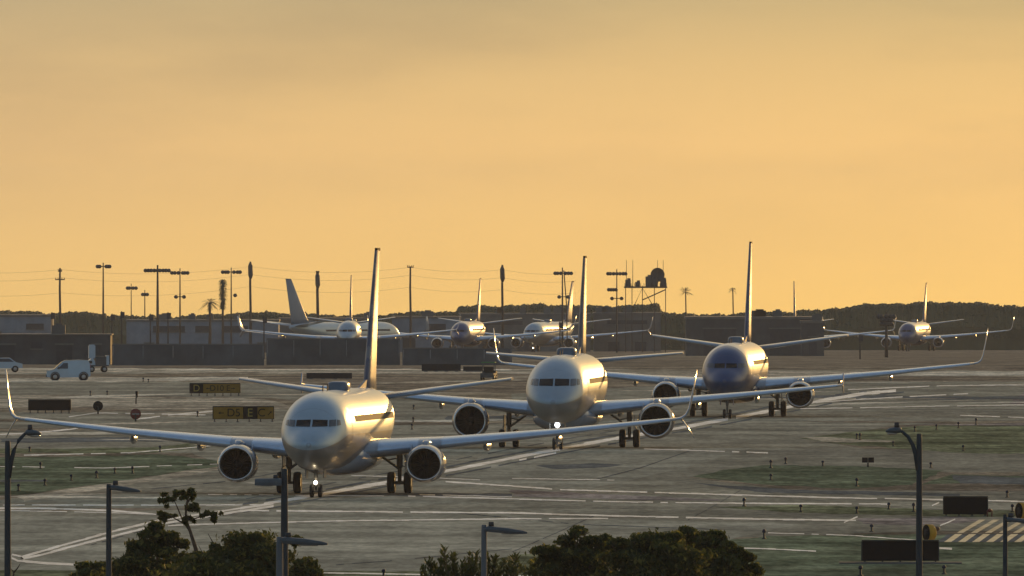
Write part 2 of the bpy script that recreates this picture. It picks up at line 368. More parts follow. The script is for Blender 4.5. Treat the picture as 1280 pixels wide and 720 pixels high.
lines('taxiway_edge_lines', [
    ([(-60, 631), (140, 631.5), (330, 631)], 0.9, 0.12), ([(-60, 635), (60, 635.5), (140, 638), (195, 643)], 1.6, 0.05), ([(0, 638), (130, 640.5), (190, 643)], 0.8, 0.2),
    ([(210, 657), (250, 655.5), (340, 653), (420, 651), (640, 648.5), (760, 648)], 1.2, 0.06), ([(300, 638), (400, 639), (560, 640.5), (640, 641), (700, 643), (820, 646), (960, 649), (1070, 650.5)], 1.5, 0.03),
    ([(557, 602), (640, 607.5), (700, 612), (900, 618), (1040, 622), (1200, 625), (1290, 627)], 1.3, 0.08), ([(510, 620), (640, 623.5), (760, 627), (910, 629), (1110, 630)], 1.2, 0.12),
    ([(515, 618), (640, 621)], 0.8, 0.2), ([(640, 598), (768, 600)], 0.8, 0.2), ([(805, 561), (870, 563), (960, 566)], 1.0, 0.15), ([(600, 600), (540, 597), (430, 594)], 0.7, 0.3),
    ([(400, 716), (470, 717), (560, 719), (660, 720)], 1.2, 0.1), ([(260, 618), (360, 619), (480, 620)], 0.7, 0.5), ([(85, 537), (40, 541), (-40, 545)], 1.3, 0.05), ([(85, 537), (110, 533)], 1.2, 0.1),
    ([(86, 521), (120, 516), (330, 520)], 0.8, 0.3), ([(170, 524), (220, 518), (270, 513.5)], 1.2, 0.1), ([(620, 546), (690, 536)], 0.6, 0.3),
    ([(1020, 503), (1110, 497), (1210, 492)], 0.9, 0.15), ([(1000, 511), (1150, 508), (1280, 506)], 0.7, 0.3), ([(1060, 487), (1180, 482), (1280, 481)], 0.9, 0.25),
    ([(1200, 519), (1280, 522)], 0.8, 0.2), ([(0, 583), (130, 585), (300, 579)], 0.7, 0.4), ([(30, 569), (160, 566), (280, 556)], 0.9, 0.25), ([(900, 684), (960, 686), (1020, 689)], 1.0, 0.1),
    ([(960, 666), (1060, 669), (1145, 675)], 0.8, 0.2), ([(1055, 653), (1072, 646)], 1.3, 0.0), ([(1175, 657), (1194, 649)], 1.4, 0.0), ([(1165, 632), (1174, 628)], 1.4, 0.0), ([(1170, 685), (1190, 686)], 2.0, 0.0)], M_WHITE, 0.048)
off = lambda pts, dx: [(x+dx, y) for x, y in pts]
lines('tyre_marks', [(off(CL1, -26), 1.6, .25), (off(CL1, 30), 1.4, .3), (off(LOOP[:6], 34), 1.0, .35), (off(CL1[:8], -60), .8, .5), ([(640, 690), (700, 664), (742, 645)], .8, .1), ([(742, 600), (800, 585), (866, 562)], .8, .1), ([(420, 706), (500, 700), (640, 686)], .6, .2),
    ([(180, 612), (300, 600), (350, 590)], .7, .2), ([(560, 640), (720, 655), (900, 662)], .6, .3), ([(930, 610), (900, 628), (860, 650)], .7, .2)], M_RUBBER_SHADOW, 0.043)
mbh = MB()
for k in range(7):
    x = 1180+k*17.5
    for (xa, ya, xb, yb, wd) in ((x, 677.5, x+14, 667.5, 9.0), (x+16, 666, x+44, 649.5, 8.0)):
        mbh.add([gp(xa, ya, .0122), gp(xa+wd, ya, .0122), gp(xb+wd, yb, .0122), gp(xb, yb, .0122)], [(0, 1, 2, 3)])
tag(mbh.build('holding_position_marking', M_YEL, recalc=False), kind='structure')
mbh = MB()
for k in range(7):
    x = 1171+k*17.5
    mbh.add([gp(x, 677.5, .0105), gp(x+9, 677.5, .0105), gp(x+22, 667.5, .0105), gp(x+14, 667.5, .0105)], [(0, 1, 2, 3)])
tag(mbh.build('black_marking', M_RUBBER_SHADOW, recalc=False), kind='structure')

# ------------------------------------------------------------------ airliners
M_TYRE = mat('tyre_rubber', (0.016, 0.016, 0.017), 0.8, 0.2, noise=0.25, nscale=9)
M_RIM = mat('wheel_rim', (0.35, 0.35, 0.34), 0.45, 0.4, 0.6, noise=0.2, nscale=14)
M_GEAR = mat('gear_metal', (0.16, 0.16, 0.16), 0.5, 0.4, 0.3, noise=0.3, nscale=6)
M_GLASS = mat('cockpit_glass', (0.006, 0.007, 0.009), 0.25, 0.12, noise=0.2, nscale=3)
M_GLASS2 = mat('side_glass_sky_tint', (0.07, 0.08, 0.09), 0.2, 0.4, noise=0.3, nscale=3)  # lighter base colour paints in the sky mirrored by the side panes
M_DOME = mat('dome_grey_blue', (0.09, 0.12, 0.16), 0.3, 0.5, noise=0.15, nscale=3)
M_FAN = mat('fan_blades', (0.022, 0.020, 0.019), 0.5, 0.3, 0.4, noise=0.4, nscale=12)
M_CHROME = mat('polished_lip', (0.55, 0.54, 0.53), 0.22, 0.5, 0.85, noise=0.08, nscale=6)
M_WING = mat('wing_grey_paint', (0.23, 0.28, 0.34), 0.24, 0.5, 0.0, 0.35, noise=0.12, nscale=0.9, stretch=(1, 3, 1), rvar=0.08)
M_SLAT = mat('bare_slat', (0.36, 0.46, 0.58), 0.25, 0.5, 0.55, noise=0.10, nscale=2, rvar=0.06)
M_NAC = mat('nacelle_paint', (0.20, 0.21, 0.23), 0.25, 0.5, 0.0, 0.4, noise=0.12, nscale=2)
M_NACB = mat('nacelle_navy', (0.03, 0.035, 0.06), 0.25, 0.5, 0.0, 0.4, noise=0.12, nscale=2)
M_CONE = mat('exhaust_metal', (0.16, 0.13, 0.11), 0.4, 0.5, 0.7, noise=0.3, nscale=5)
M_DARK = mat('dark_recess', (0.02, 0.02, 0.021), 0.8, 0.1, noise=0.3, nscale=5)
M_LAMP = mat('lit_taxi_lamp', (1, 0.9, 0.7), 0.3, emit=(1.0, 0.80, 0.50), es=14.0)
M_LAMPW = mat('lit_landing_lamp', (1, 1, 1), 0.3, emit=(0.92, 0.97, 1.0), es=16.0)

def paint(name, fn, rough=0.36, spec=0.5, coat=0.22, metal=0.4):
    """airliner paint; fn(N, L, xyz sockets, math) returns a colour socket."""
    m = bpy.data.materials.new(name); m.use_nodes = True; nt = m.node_tree; N = nt.nodes; L = nt.links
    b = N['Principled BSDF']; b.inputs['Roughness'].default_value = rough; b.inputs['Specular IOR Level'].default_value = spec
    b.inputs['Coat Weight'].default_value = coat; b.inputs['Metallic'].default_value = metal; b.inputs['Coat Roughness'].default_value = 0.06
    tc = N.new('ShaderNodeTexCoord'); sep = N.new('ShaderNodeSeparateXYZ'); L.new(tc.outputs['Object'], sep.inputs[0])
    def M(op, a, b=None, clamp=False):
        n = N.new('ShaderNodeMath'); n.operation = op; n.use_clamp = clamp
        for i, v in enumerate((a, b)):
            if v is None: continue
            if isinstance(v, (int, float)): n.inputs[i].default_value = v
            else: L.new(v, n.inputs[i])
        return n.outputs[0]
    def mix(f, a, b):
        n = N.new('ShaderNodeMix'); n.data_type = 'RGBA'; L.new(f, n.inputs[0])
        for i, v in ((6, a), (7, b)):
            if isinstance(v, tuple): n.inputs[i].default_value = v
            else: L.new(v, n.inputs[i])
        return n.outputs[2]
    c = fn(M, mix, *sep.outputs)
    no = N.new('ShaderNodeTexNoise'); no.inputs['Scale'].default_value = 1.3; no.inputs['Detail'].default_value = 6; no.inputs['Roughness'].default_value = 0.65
    mp = N.new('ShaderNodeMapping'); mp.inputs['Scale'].default_value = (1, .35, 1.6); L.new(tc.outputs['Object'], mp.inputs[0]); L.new(mp.outputs[0], no.inputs['Vector'])
    mr = N.new('ShaderNodeMapRange'); mr.inputs['To Min'].default_value = 0.80; mr.inputs['To Max'].default_value = 1.12; L.new(no.outputs[0], mr.inputs['Value'])
    mx = N.new('ShaderNodeMix'); mx.data_type = 'RGBA'; mx.blend_type = 'MULTIPLY'; mx.inputs[0].default_value = 1
    if isinstance(c, tuple): mx.inputs[6].default_value = c
    else: L.new(c, mx.inputs[6])
    # panel joints: thin rings around the body and a few lengthwise seams
    fr = M('FRACT', M('MULTIPLY', sep.outputs[1], 0.42)); ring = M('LESS_THAN', fr, 0.012)
    mx2 = N.new('ShaderNodeMix'); mx2.data_type = 'RGBA'; L.new(M('MULTIPLY', ring, 0.35), mx2.inputs[0]); mx2.inputs[7].default_value = (0.12, 0.12, 0.12, 1)
    L.new(mr.outputs[0], mx.inputs[7]); L.new(mx.outputs[2], mx2.inputs[6]); L.new(mx2.outputs[2], b.inputs['Base Color'])
    rr = N.new('ShaderNodeMapRange'); rr.inputs['To Min'].default_value = rough-.08; rr.inputs['To Max'].default_value = rough+.12; L.new(no.outputs[0], rr.inputs['Value']); L.new(rr.outputs[0], b.inputs['Roughness'])
    return m
def belly(lower, upper, zl):  # grey belly paint; its V under the nose paints in the mirrored ground
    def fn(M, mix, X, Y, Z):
        mirror_dip = M('MULTIPLY', M('SUBTRACT', 1.0, M('MULTIPLY', Y, 0.30), True), -0.78)
        edge = M('ADD', mirror_dip, zl)
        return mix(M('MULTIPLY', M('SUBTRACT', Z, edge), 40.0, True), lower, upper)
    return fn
def navy(M, mix, X, Y, Z):
    a = M('MULTIPLY', M('SUBTRACT', M('ADD', Y, M('MULTIPLY', M('ABSOLUTE', X), 0.5)), 4.4), 12.0, True)
    b = M('MULTIPLY', M('SUBTRACT', Z, 3.2), 40.0, True)
    return mix(M('MULTIPLY', a, b), (0.012, 0.045, 0.135, 1), (0.50, 0.49, 0.47, 1))
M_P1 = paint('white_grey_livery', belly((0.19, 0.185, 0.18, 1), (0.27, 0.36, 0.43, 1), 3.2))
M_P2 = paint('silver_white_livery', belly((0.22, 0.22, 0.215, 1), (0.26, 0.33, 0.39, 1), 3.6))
M_P3 = paint('navy_nose_livery', navy)
def fin_paint(dark, stripe):
    def fn(M, mix, X, Y, Z):
        w = M('FRACT', M('MULTIPLY', M('ADD', M('MULTIPLY', Z, 0.8), Y), 0.28))
        return mix(M('GREATER_THAN', w, 0.72), dark, stripe)
    return fn
M_F1 = paint('blue_striped_fin', fin_paint((0.07, 0.08, 0.12, 1), (0.16, 0.16, 0.17, 1)), 0.5, 0.3, 0.0, 0.0)
M_F2 = paint('dark_fin', fin_paint((0.12, 0.10, 0.10, 1), (0.16, 0.14, 0.13, 1)), 0.5, 0.3, 0.0, 0.0)
M_F3 = paint('navy_fin', fin_paint((0.06, 0.07, 0.12, 1), (0.09, 0.10, 0.16, 1)), 0.5, 0.3, 0.0, 0.0)
M_BAND = None
def window_band_mat():
    m = bpy.data.materials.new('cabin_window_row'); m.use_nodes = True; nt = m.node_tree; N = nt.nodes; L = nt.links; b = N['Principled BSDF']
    b.inputs['Roughness'].default_value = 0.75; b.inputs['Specular IOR Level'].default_value = 0.05
    tc = N.new('ShaderNodeTexCoord'); sep = N.new('ShaderNodeSeparateXYZ'); L.new(tc.outputs['Object'], sep.inputs[0])
    a = N.new('ShaderNodeMath'); a.operation = 'MULTIPLY'; a.inputs[1].default_value = 1/0.51; L.new(sep.outputs[1], a.inputs[0])
    f = N.new('ShaderNodeMath'); f.operation = 'FRACT'; L.new(a.outputs[0], f.inputs[0])
    g = N.new('ShaderNodeMath'); g.operation = 'LESS_THAN'; g.inputs[1].default_value = 0.62; L.new(f.outputs[0], g.inputs[0])
    mx = N.new('ShaderNodeMix'); mx.data_type = 'RGBA'; L.new(g.outputs[0], mx.inputs[0]); mx.inputs[6].default_value = (0.16, 0.15, 0.14, 1); mx.inputs[7].default_value = (0.012, 0.012, 0.015, 1)
    L.new(mx.outputs[2], b.inputs['Base Color']); return m
M_BAND = window_band_mat()

def airfoil(le, chord, t, x, z, vertical=False, sgn=1, n=9):
    """closed section: chord along +Y from le; thickness up/down (or sideways when vertical)."""
    up, lo = [], []
    for i in range(n):
        c = 0.5*(1-math.cos(math.pi*i/(n-1)))
        h = 5*t*(0.2969*math.sqrt(c)-0.126*c-0.3516*c*c+0.2843*c**3-0.1015*c**4)*chord
        cam_ = 0.0 if vertical else 0.02*chord*4*c*(1-c)
        up.append((le+c*chord, cam_+h)); lo.append((le+c*chord, cam_-h*(1.0)))
    ring = up+lo[-2:0:-1]
    return [(x+h, y, z) for y, h in ring] if vertical else [(x, y, z+h) for y, h in ring]

SPEC737 = dict(
    stations=[(0, 2.76, 2.66, .05), (.08, 2.96, 2.42, .28), (.3, 3.16, 2.16, .54), (.7, 3.40, 1.92, .84), (1.1, 3.58, 1.78, 1.05), (1.5, 3.78, 1.68, 1.22), (1.9, 4.10, 1.60, 1.36), (2.3, 4.46, 1.54, 1.48), (2.8, 4.80, 1.48, 1.60),
              (3.5, 5.06, 1.42, 1.72), (4.5, 5.25, 1.37, 1.81), (6, 5.35, 1.34, 1.87), (8, 5.38, 1.33, 1.88), (14, 5.38, 1.33, 1.88), (20, 5.38, 1.33, 1.88), (24.5, 5.38, 1.35, 1.88), (27, 5.38, 1.58, 1.84), (30, 5.37, 2.2, 1.66), (33, 5.30, 2.95, 1.28), (35.5, 5.18, 3.6, .82), (37.3, 5.0, 4.08, .42), (38, 4.85, 4.35, .18)],
    wing=[(1.0, 12.2, 8.5, .125, 2.12), (1.9, 12.9, 7.7, .13, 2.24), (5.7, 15.0, 5.1, .12, 2.60), (11, 17.9, 3.35, .11, 3.12), (17.0, 21.1, 1.7, .10, 3.80)],
    eng=(4.83, 11.5, 1.58, 1.03, 0.90), track=2.86, gy=19.6, ngy=4.0, wheel=.56, nwheel=.34,
    fin=[(0, 30.6, 7.0, .075, 5.0), (0, 31.9, 5.7, .085, 5.9), (0, 37.4, 2.0, .09, 12.5)], dorsal=(26.5, 32.5),
    stab=[(.5, 32.9, 4.3, .09, 4.75), (7.17, 37.0, 1.7, .09, 5.75)], win=(3.62, 3.95, .05, .80), sat=(15.5, 0.55), canoes=(3.4, 7.4, 11.0), wz=3.98)
SPEC320 = dict(
    stations=[(0, 3.02, 2.92, .05), (.08, 3.26, 2.66, .32), (.3, 3.52, 2.38, .64), (.7, 3.86, 2.12, 1.0), (1.1, 4.14, 1.98, 1.25), (1.5, 4.40, 1.88, 1.43), (1.9, 4.66, 1.80, 1.57), (2.4, 4.96, 1.74, 1.69), (3.0, 5.26, 1.68, 1.79),
              (3.8, 5.54, 1.64, 1.88), (5, 5.74, 1.61, 1.94), (6.5, 5.80, 1.60, 1.97), (8, 5.82, 1.60, 1.975), (14, 5.82, 1.60, 1.975), (20, 5.82, 1.60, 1.975), (23.5, 5.82, 1.62, 1.97), (26, 5.82, 1.84, 1.92), (29, 5.80, 2.4, 1.75), (32, 5.72, 3.15, 1.36), (34.5, 5.58, 3.85, .88), (36.6, 5.4, 4.4, .42), (37.4, 5.2, 4.7, .18)],
    wing=[(1.0, 11.6, 7.5, .135, 2.15), (2.0, 12.2, 6.9, .14, 2.35), (6.2, 14.4, 4.6, .12, 2.78), (11, 16.9, 3.2, .11, 3.25), (16.9, 19.95, 1.55, .10, 3.85)],
    eng=(5.75, 10.4, 1.72, 1.14, 0.98), track=3.75, gy=17.7, ngy=5.07, wheel=.57, nwheel=.38,
    fin=[(0, 28.6, 6.6, .075, 5.4), (0, 29.9, 5.7, .085, 6.4), (0, 34.3, 2.1, .09, 11.76)], dorsal=(26.5, 30.5),
    stab=[(.5, 31.4, 3.9, .09, 5.2), (6.22, 34.6, 1.6, .09, 5.75)], win=(3.96, 4.38, .05, .92), sat=(14.0, 0.6), canoes=(3.2, 8.0, 11.6), wz=4.22)

def airliner(name, S, loc, rz, label, P, FIN, NAC, winglet, lamp=None, group=None, radome=True, fairing=None):
    t = thing(name, loc, label, 'airliner', group, rz)
    # --- fuselage
    st = S['stations']; n = 48; rings = []
    fine = []
    for (a, b) in zip(st, st[1:]):                 # Catmull-free: linear in y with smooth shading is enough beyond the nose
        k = 3 if b[0] <= 6 else 1
        for q in range(k): fine.append((a, b, q/k))
    def prof(y):
        ys = [s[0] for s in st]
        i = max(0, min(len(st)-2, next((j for j in range(len(st)-1) if y <= ys[j+1]), len(st)-2)))
        p0, p1, p2, p3 = st[max(0, i-1)], st[i], st[i+1], st[min(len(st)-1, i+2)]
        u = (y-p1[0])/(p2[0]-p1[0]); out = []
        for c in (1, 2, 3):
            m1 = (p2[c]-p0[c])/max(1e-6, p2[0]-p0[0])*(p2[0]-p1[0]); m2 = (p3[c]-p1[c])/max(1e-6, p3[0]-p1[0])*(p2[0]-p1[0])
            out.append((2*u**3-3*u*u+1)*p1[c]+(u**3-2*u*u+u)*m1+(-2*u**3+3*u*u)*p2[c]+(u**3-u*u)*m2)
        return out
    ylist = [0, .03, .08, .18, .3, .45, .6, .8, 1.0, 1.2, 1.4, 1.6, 1.8, 2.0, 2.25, 2.5, 2.8, 3.2, 3.6, 4.2, 5, 6, 7, 8, 11, 14, 17, 20, 23, 24.5, 26, 27.5, 29, 30.5, 32, 33.5, 35, 36.3, st[-1][0]-.5, st[-1][0]]
    for y in ylist:
        zt, zb, w = prof(y); zc = zb+(zt-zb)*0.5; ring = []
        for q in range(n):
            a = q*2*math.pi/n; ring.append((w*math.cos(a), y, zc+(zt-zb)/2*math.sin(a)))
        rings.append(ring)
    fb = MB().loft(rings); fus = fb.build('fuselage', P, t)
    bvh = BVHTree.FromPolygons([Vector(v) for v in fb.v], fb.f)
    def drape(nm, corners, m, parent, k=8, off=0.018):      # a thin panel laid on the skin, corners given in the front view (x, z)
        mb = MB(); vs = []
        (a, b, c, d) = corners
        for i in range(k+1):
            for j in range(k+1):
                u, v = i/k, j/k
                x = (a[0]*(1-u)+b[0]*u)*(1-v)+(d[0]*(1-u)+c[0]*u)*v; z = (a[1]*(1-u)+b[1]*u)*(1-v)+(d[1]*(1-u)+c[1]*u)*v
                h, nn, _, _ = bvh.ray_cast(Vector((x, -3, z)), Vector((0, 1, 0)))
                if h is None: return None
                if nn.y > 0: nn = -nn
                vs.append(h+nn*off)
        mb.add(vs, [(i*(k+1)+j, i*(k+1)+j+1, (i+1)*(k+1)+j+1, (i+1)*(k+1)+j) for i in range(k) for j in range(k)], True)
        return mb.build(nm, m, parent)
    z0, z1, xa, xb = S['win']
    for s in (-1, 1):
        drape('cockpit_window', [(s*xa, z0), (s*xb, z0+.02), (s*(xb-.02), z1), (s*xa, z1+.02)], M_GLASS, fus)
        drape('cockpit_window', [(s*(xb+.07), z0-.0), (s*(xb+.40), z0+.03), (s*(xb+.36), z1+.02), (s*(xb+.05), z1)], M_GLASS2, fus)
        drape('cockpit_window', [(s*(xb+.45), z0+.04), (s*(xb+.60), z0+.08), (s*(xb+.55), z1-.02), (s*(xb+.41), z1+.02)], M_GLASS2, fus)
        mb = MB(); vs = []                                   # cabin window row
        yy = [6.2+i*0.8 for i in range(int((30.0-6.2)/0.8))]
        for y in yy:
            zt, zb, w = prof(y); zc = (zt+zb)/2; hh = (zt-zb)/2
            for z in (S['wz']-.15, S['wz']+.16):
                q = max(-1, min(1, (z-zc)/hh)); vs.append((s*(w*math.sqrt(1-q*q)+.008), y, z))
        mb.add(vs, [(2*i, 2*i+1, 2*i+3, 2*i+2) for i in range(len(yy)-1)], True)
        mb.build('window_row', M_BAND, fus)
        mb = MB(); vs = []                                   # front door outline
        for i in range(7):
            z = 2.75+i*0.3
            for y in (4.7, 5.55):
                zt, zb, w = prof(y); zc = (zt+zb)/2; q = max(-1, min(1, (z-zc)/((zt-zb)/2))); vs.append((s*(w*math.sqrt(1-q*q)+.006), y, z))
        mb.add(vs, [(2*i, 2*i+1, 2*i+3, 2*i+2) for i in range(6)], True); mb.build('cabin_door', P, fus)
    # belly fairing
    w0 = S['wing'][1][1]
    rings = []
    for y, hw, zb in ((w0-2.6, .3, 1.5), (w0-1.8, 1.2, 1.22), (w0, 1.95, 1.02), (w0+4, 2.05, .98), (w0+8, 1.95, 1.05), (w0+10, 1.2, 1.3), (w0+11, .3, 1.6)):
        rings.append([(hw*math.cos(a), y, zb+.85+(.85)*math.sin(a)) for a in [q*2*math.pi/24 for q in range(24)]])
    MB().loft(rings).build('belly_fairing', fairing or M_WING, t)
    if radome:
        ys, hw = S['sat']; zt = prof(ys)[0]; rings = []
        for dy, k in ((0, .72), (.12, .92), (.5, 1.0), (1.4, 1.0), (2.0, .7), (2.5, .2)):
            rings.append([(hw*k*math.copysign(abs(math.cos(a))**.5, math.cos(a)), ys+dy, zt+.13+.30*k*math.copysign(abs(math.sin(a))**.6, math.sin(a))) for a in [q*2*math.pi/20 for q in range(20)]])
        MB().loft(rings).build('antenna_dome', M_DOME, t)
    for ya, hh in ((7.5, .28), (10.0, .34)):
        zt = prof(ya)[0]
        MB().prism([(ya, zt-.03), (ya+.4, zt-.03), (ya+.42, zt+hh), (ya+.22, zt+hh)], -.02, .02, 'x').build('blade_antenna', M_DARK, t)
    # --- tail
    tf = MB().loft([airfoil(le, c, th, x, z, True) for x, le, c, th, z in S['fin']]).build('tail_fin', FIN, t)
    zt = S['stations'][-6][1]
    MB().prism([(S['dorsal'][0], zt-.1), (S['dorsal'][1]+1.5, zt-.1), (S['dorsal'][1]+1.2, zt+1.15), (S['dorsal'][1]-.6, zt+.42)], -.07, .07, 'x').build('dorsal_fin', FIN, tf)
    le, c, zz = S['fin'][2][1], S['fin'][2][2], S['fin'][2][4]
    MB().box((0, le+c*.55, zz+.05), (.14, c*.85, .16)).build('fin_cap', M_DARK, tf)
    for s in (-1, 1):
        MB().loft([airfoil(le, c, th, s*x, z) for x, le, c, th, z in S['stab']]).build('stabilizer', M_WING, t)
    # --- wings
    for s in (-1, 1):
        secs = [airfoil(le, c, th, s*x, z) for x, le, c, th, z in S['wing']]
        wg = MB().loft(secs).build('wing', M_WING, t)
        ex, ey, ez, er, sq = S['eng']
        # leading edge slats in bare metal, a sliver proud of the wing
        for xa_, xb_ in ((2.3, ex-.55), (ex+.6, S['wing'][-1][0]-.3)):
            rr = []
            for q in range(5):
                x = xa_+(xb_-xa_)*q/4
                i = next(j for j in range(len(S['wing'])-1) if x <= S['wing'][j+1][0])
                A, B = S['wing'][i], S['wing'][i+1]; u = (x-A[0])/(B[0]-A[0]); l, c, th, z = [A[k]+(B[k]-A[k])*u for k in (1, 2, 3, 4)]
                ring = airfoil(l, c, th, s*x, z, n=17)
                sel = ring[-5:]+ring[:6]
                rr.append([(p[0], p[1]-.012, p[2]+(.004 if p[2] > z else -.012)) for p in sel])
            MB().loft(rr, cap=False, closed=False).build('slat', M_SLAT, wg)
        x, le, c, th, z = S['wing'][-1]
        if winglet:
            ws = [(x, le, c, th, z, 0), (x+.28, le+.22, c*.93, .09, z+.06, 25), (x+.50, le+.50, c*.84, .085, z+.24, 50), (x+.64, le+.80, c*.74, .08, z+.58, 70), (x+.80, le+1.35, c*.56, .08, z+1.5, 76), (x+.95, le+2.0, c*.32, .08, z+2.55, 78)]
            rr = []
            for (xx, l, cc, tt, zz, an) in ws:
                base = airfoil(l, cc, tt, 0, 0); a = R(an)
                rr.append([(s*(xx-p[2]*math.sin(a)), p[1], zz+p[2]*math.cos(a)) for p in base])
            wl = MB().loft(rr).build('winglet', M_WING, wg)
            if winglet == 2:
                rr = []
                for (xx, l, cc, zz) in ((x+.22, le+.55, c*.62, z+.02), (x+.55, le+.9, c*.45, z-.42), (x+.86, le+1.35, c*.22, z-.98)):
                    base = airfoil(l, cc, .08, 0, 0); a = R(-55)
                    rr.append([(s*(xx-p[2]*math.sin(a)), p[1], zz+p[2]*math.cos(a)) for p in base])
                MB().loft(rr).build('ventral_strake', M_WING, wg)
        else:
            MB().prism([(le+.15, z+.02), (le+c+.1, z+.05), (le+c+.2, z+.75), (le+c-.25, z+.75)], s*(x-.03), s*(x+.04), 'x').build('wing_fence', M_WING, wg)
            MB().prism([(le+.35, z-.02), (le+c+.05, z-.02), (le+c+.1, z-.5), (le+c-.25, z-.5)], s*(x-.03), s*(x+.04), 'x').build('wing_fence', M_WING, wg)
        for cx in S['canoes']:
            i = next(j for j in range(len(S['wing'])-1) if cx <= S['wing'][j+1][0])
            A, B = S['wing'][i], S['wing'][i+1]; u = (cx-A[0])/(B[0]-A[0]); l, c2, _, z2 = [A[k]+(B[k]-A[k])*u for k in (1, 2, 3, 4)]
            MB().ball((s*cx, l+c2*.78, z2-.33), (.17, c2*.38, .27), 14).build('flap_fairing', M_WING, wg)
        # --- engine
        C = (s*ex, ey, ez)
        en = MB().lathe([(.10, er*.90), (.35, er*.97), (.9, er), (1.7, er*.985), (2.6, er*.90), (3.3, er*.79), (3.31, er*.70), (2.8, er*.72)], C, 'y', 36, sq).build('engine', NAC, t)
        MB().lathe([(.85, er*.765), (.4, er*.755), (.15, er*.77), (.03, er*.80), (0, er*.835), (.03, er*.875), (.105, er*.905)], C, 'y', 36, sq).build('inlet_lip', M_CHROME, en)
        MB().lathe([(.16, er*.768), (1.05, er*.76), (1.06, .01)], C, 'y', 36, sq).build('inlet_duct', M_DARK, en)
        fb2 = MB()
        for q in range(24):
            a = q*2*math.pi/24; a2 = a+.2
            fb2.add([(C[0]+.24*math.cos(a), C[1]+.80, C[2]+.24*math.sin(a)), (C[0]+er*.72*math.cos(a), C[1]+.78, C[2]+er*.72*sq**.5*math.sin(a)), (C[0]+er*.72*math.cos(a2), C[1]+.95, C[2]+er*.72*sq**.5*math.sin(a2)), (C[0]+.24*math.cos(a2), C[1]+.95, C[2]+.24*math.sin(a2))], [(0, 1, 2, 3)])
        fb2.build('fan', M_FAN, en)
        MB().lathe([(.42, .01), (.55, .12), (.75, .22), (.9, .26)], C, 'y', 20).build('spinner', M_FAN, en)
        MB().lathe([(2.6, er*.62), (3.4, er*.58), (4.3, er*.42), (4.32, er*.30), (4.9, er*.10)], C, 'y', 24).build('exhaust_cone', M_CONE, en)
        i = next(j for j in range(len(S['wing'])-1) if ex <= S['wing'][j+1][0])
        A, B = S['wing'][i], S['wing'][i+1]; u = (ex-A[0])/(B[0]-A[0]); l, c2, _, z2 = [A[k]+(B[k]-A[k])*u for k in (1, 2, 3, 4)]
        rr = []
        for (yy_, zb_, zt_, hw_) in ((ey+.7, ez+er*.80, ez+er*1.03, .10), (ey+1.5, ez+er*.80, ez+er*1.22, .20), (l-.1, ez+er*.75, z2+.18, .22), (l+1.2, ez+er*.6, z2+.30, .2), (l+2.6, ez+er*.72, z2-.02, .10)):
            zc = (zb_+zt_)/2; rr.append([(C[0]+hw_*math.copysign(abs(math.cos(a))**.6, math.cos(a)), yy_, zc+(zt_-zb_)/2*math.copysign(abs(math.sin(a))**.6, math.sin(a))) for a in [q*2*math.pi/16 for q in range(16)]])
        MB().loft(rr).build('pylon', M_WING, en)
        MB().prism([(ey+.8, ez+er*.72), (ey+1.7, ez+er*.72), (ey+1.7, ez+er*.98), (ey+1.25, ez+er*.98)], C[0]-s*(er*.72+.02), C[0]-s*(er*.72-.02), 'x').build('nacelle_chine', M_WING, en)
        # --- main gear
        gx, gy, wr = s*S['track'], S['gy'], S['wheel']
        gm = MB()
        gm.tube([(gx, gy, 2.5), (gx, gy, 1.35), (gx, gy, 1.3), (gx, gy, wr)], [.17, .16, .11, .10], 14).tube([(gx-.55, gy, wr), (gx+.55, gy, wr)], .09, 12)
        gm.tube([(gx, gy-.05, 1.3), (gx, gy-.32, 1.02), (gx, gy-.05, .66)], .045, 8)
        g = gm.build('main_gear', M_GEAR, t)
        MB().tube([(gx, gy, 1.25), (gx-s*.75, gy, 1.78), (gx-s*1.35, gy, 2.2)], .07, 10).build('side_brace', M_GEAR, g)
        MB().tube([(gx, gy, 1.85), (gx-s*.62, gy, 1.72)], .04, 8).tube([(gx, gy, 1.5), (gx+s*.35, gy-.1, 1.35), (gx+s*.5, gy-.1, 1.0)], .03, 6).build('actuator', M_GEAR, g)
        MB().box((gx+s*.28, gy+.05, 1.55), (.05, .75, .95), 0.1*s).build('gear_door', M_WING, g)
        for e in (-1, 1):
            wc = (gx+e*.43, gy, wr)
            w = MB().lathe([(-.19, wr*.55), (-.19, wr*.86), (-.14, wr*.97), (0, wr), (.14, wr*.97), (.19, wr*.86), (.19, wr*.55)], wc, 'x', 28).build('wheel', M_TYRE, g)
            MB().lathe([(-.15, .01), (-.17, wr*.3), (-.165, wr*.56), (.165, wr*.56), (.17, wr*.3), (.15, .01)], wc, 'x', 24).build('hub', M_RIM, g)
    # --- nose gear
    gy, wr = S['ngy'], S['nwheel']
    zb = prof(gy)[1]
    ng = MB().tube([(0, gy, zb+.3), (0, gy, .95), (0, gy, .9), (0, gy, wr)], [.11, .10, .07, .06], 12).tube([(-.3, gy, wr), (.3, gy, wr)], .055, 10).tube([(0, gy, 1.0), (0, gy+1.0, zb+.15)], .05, 8).tube([(0, gy-.02, .9), (0, gy-.22, .72), (0, gy-.02, .45)], .03, 8).build('nose_gear', M_GEAR, t)
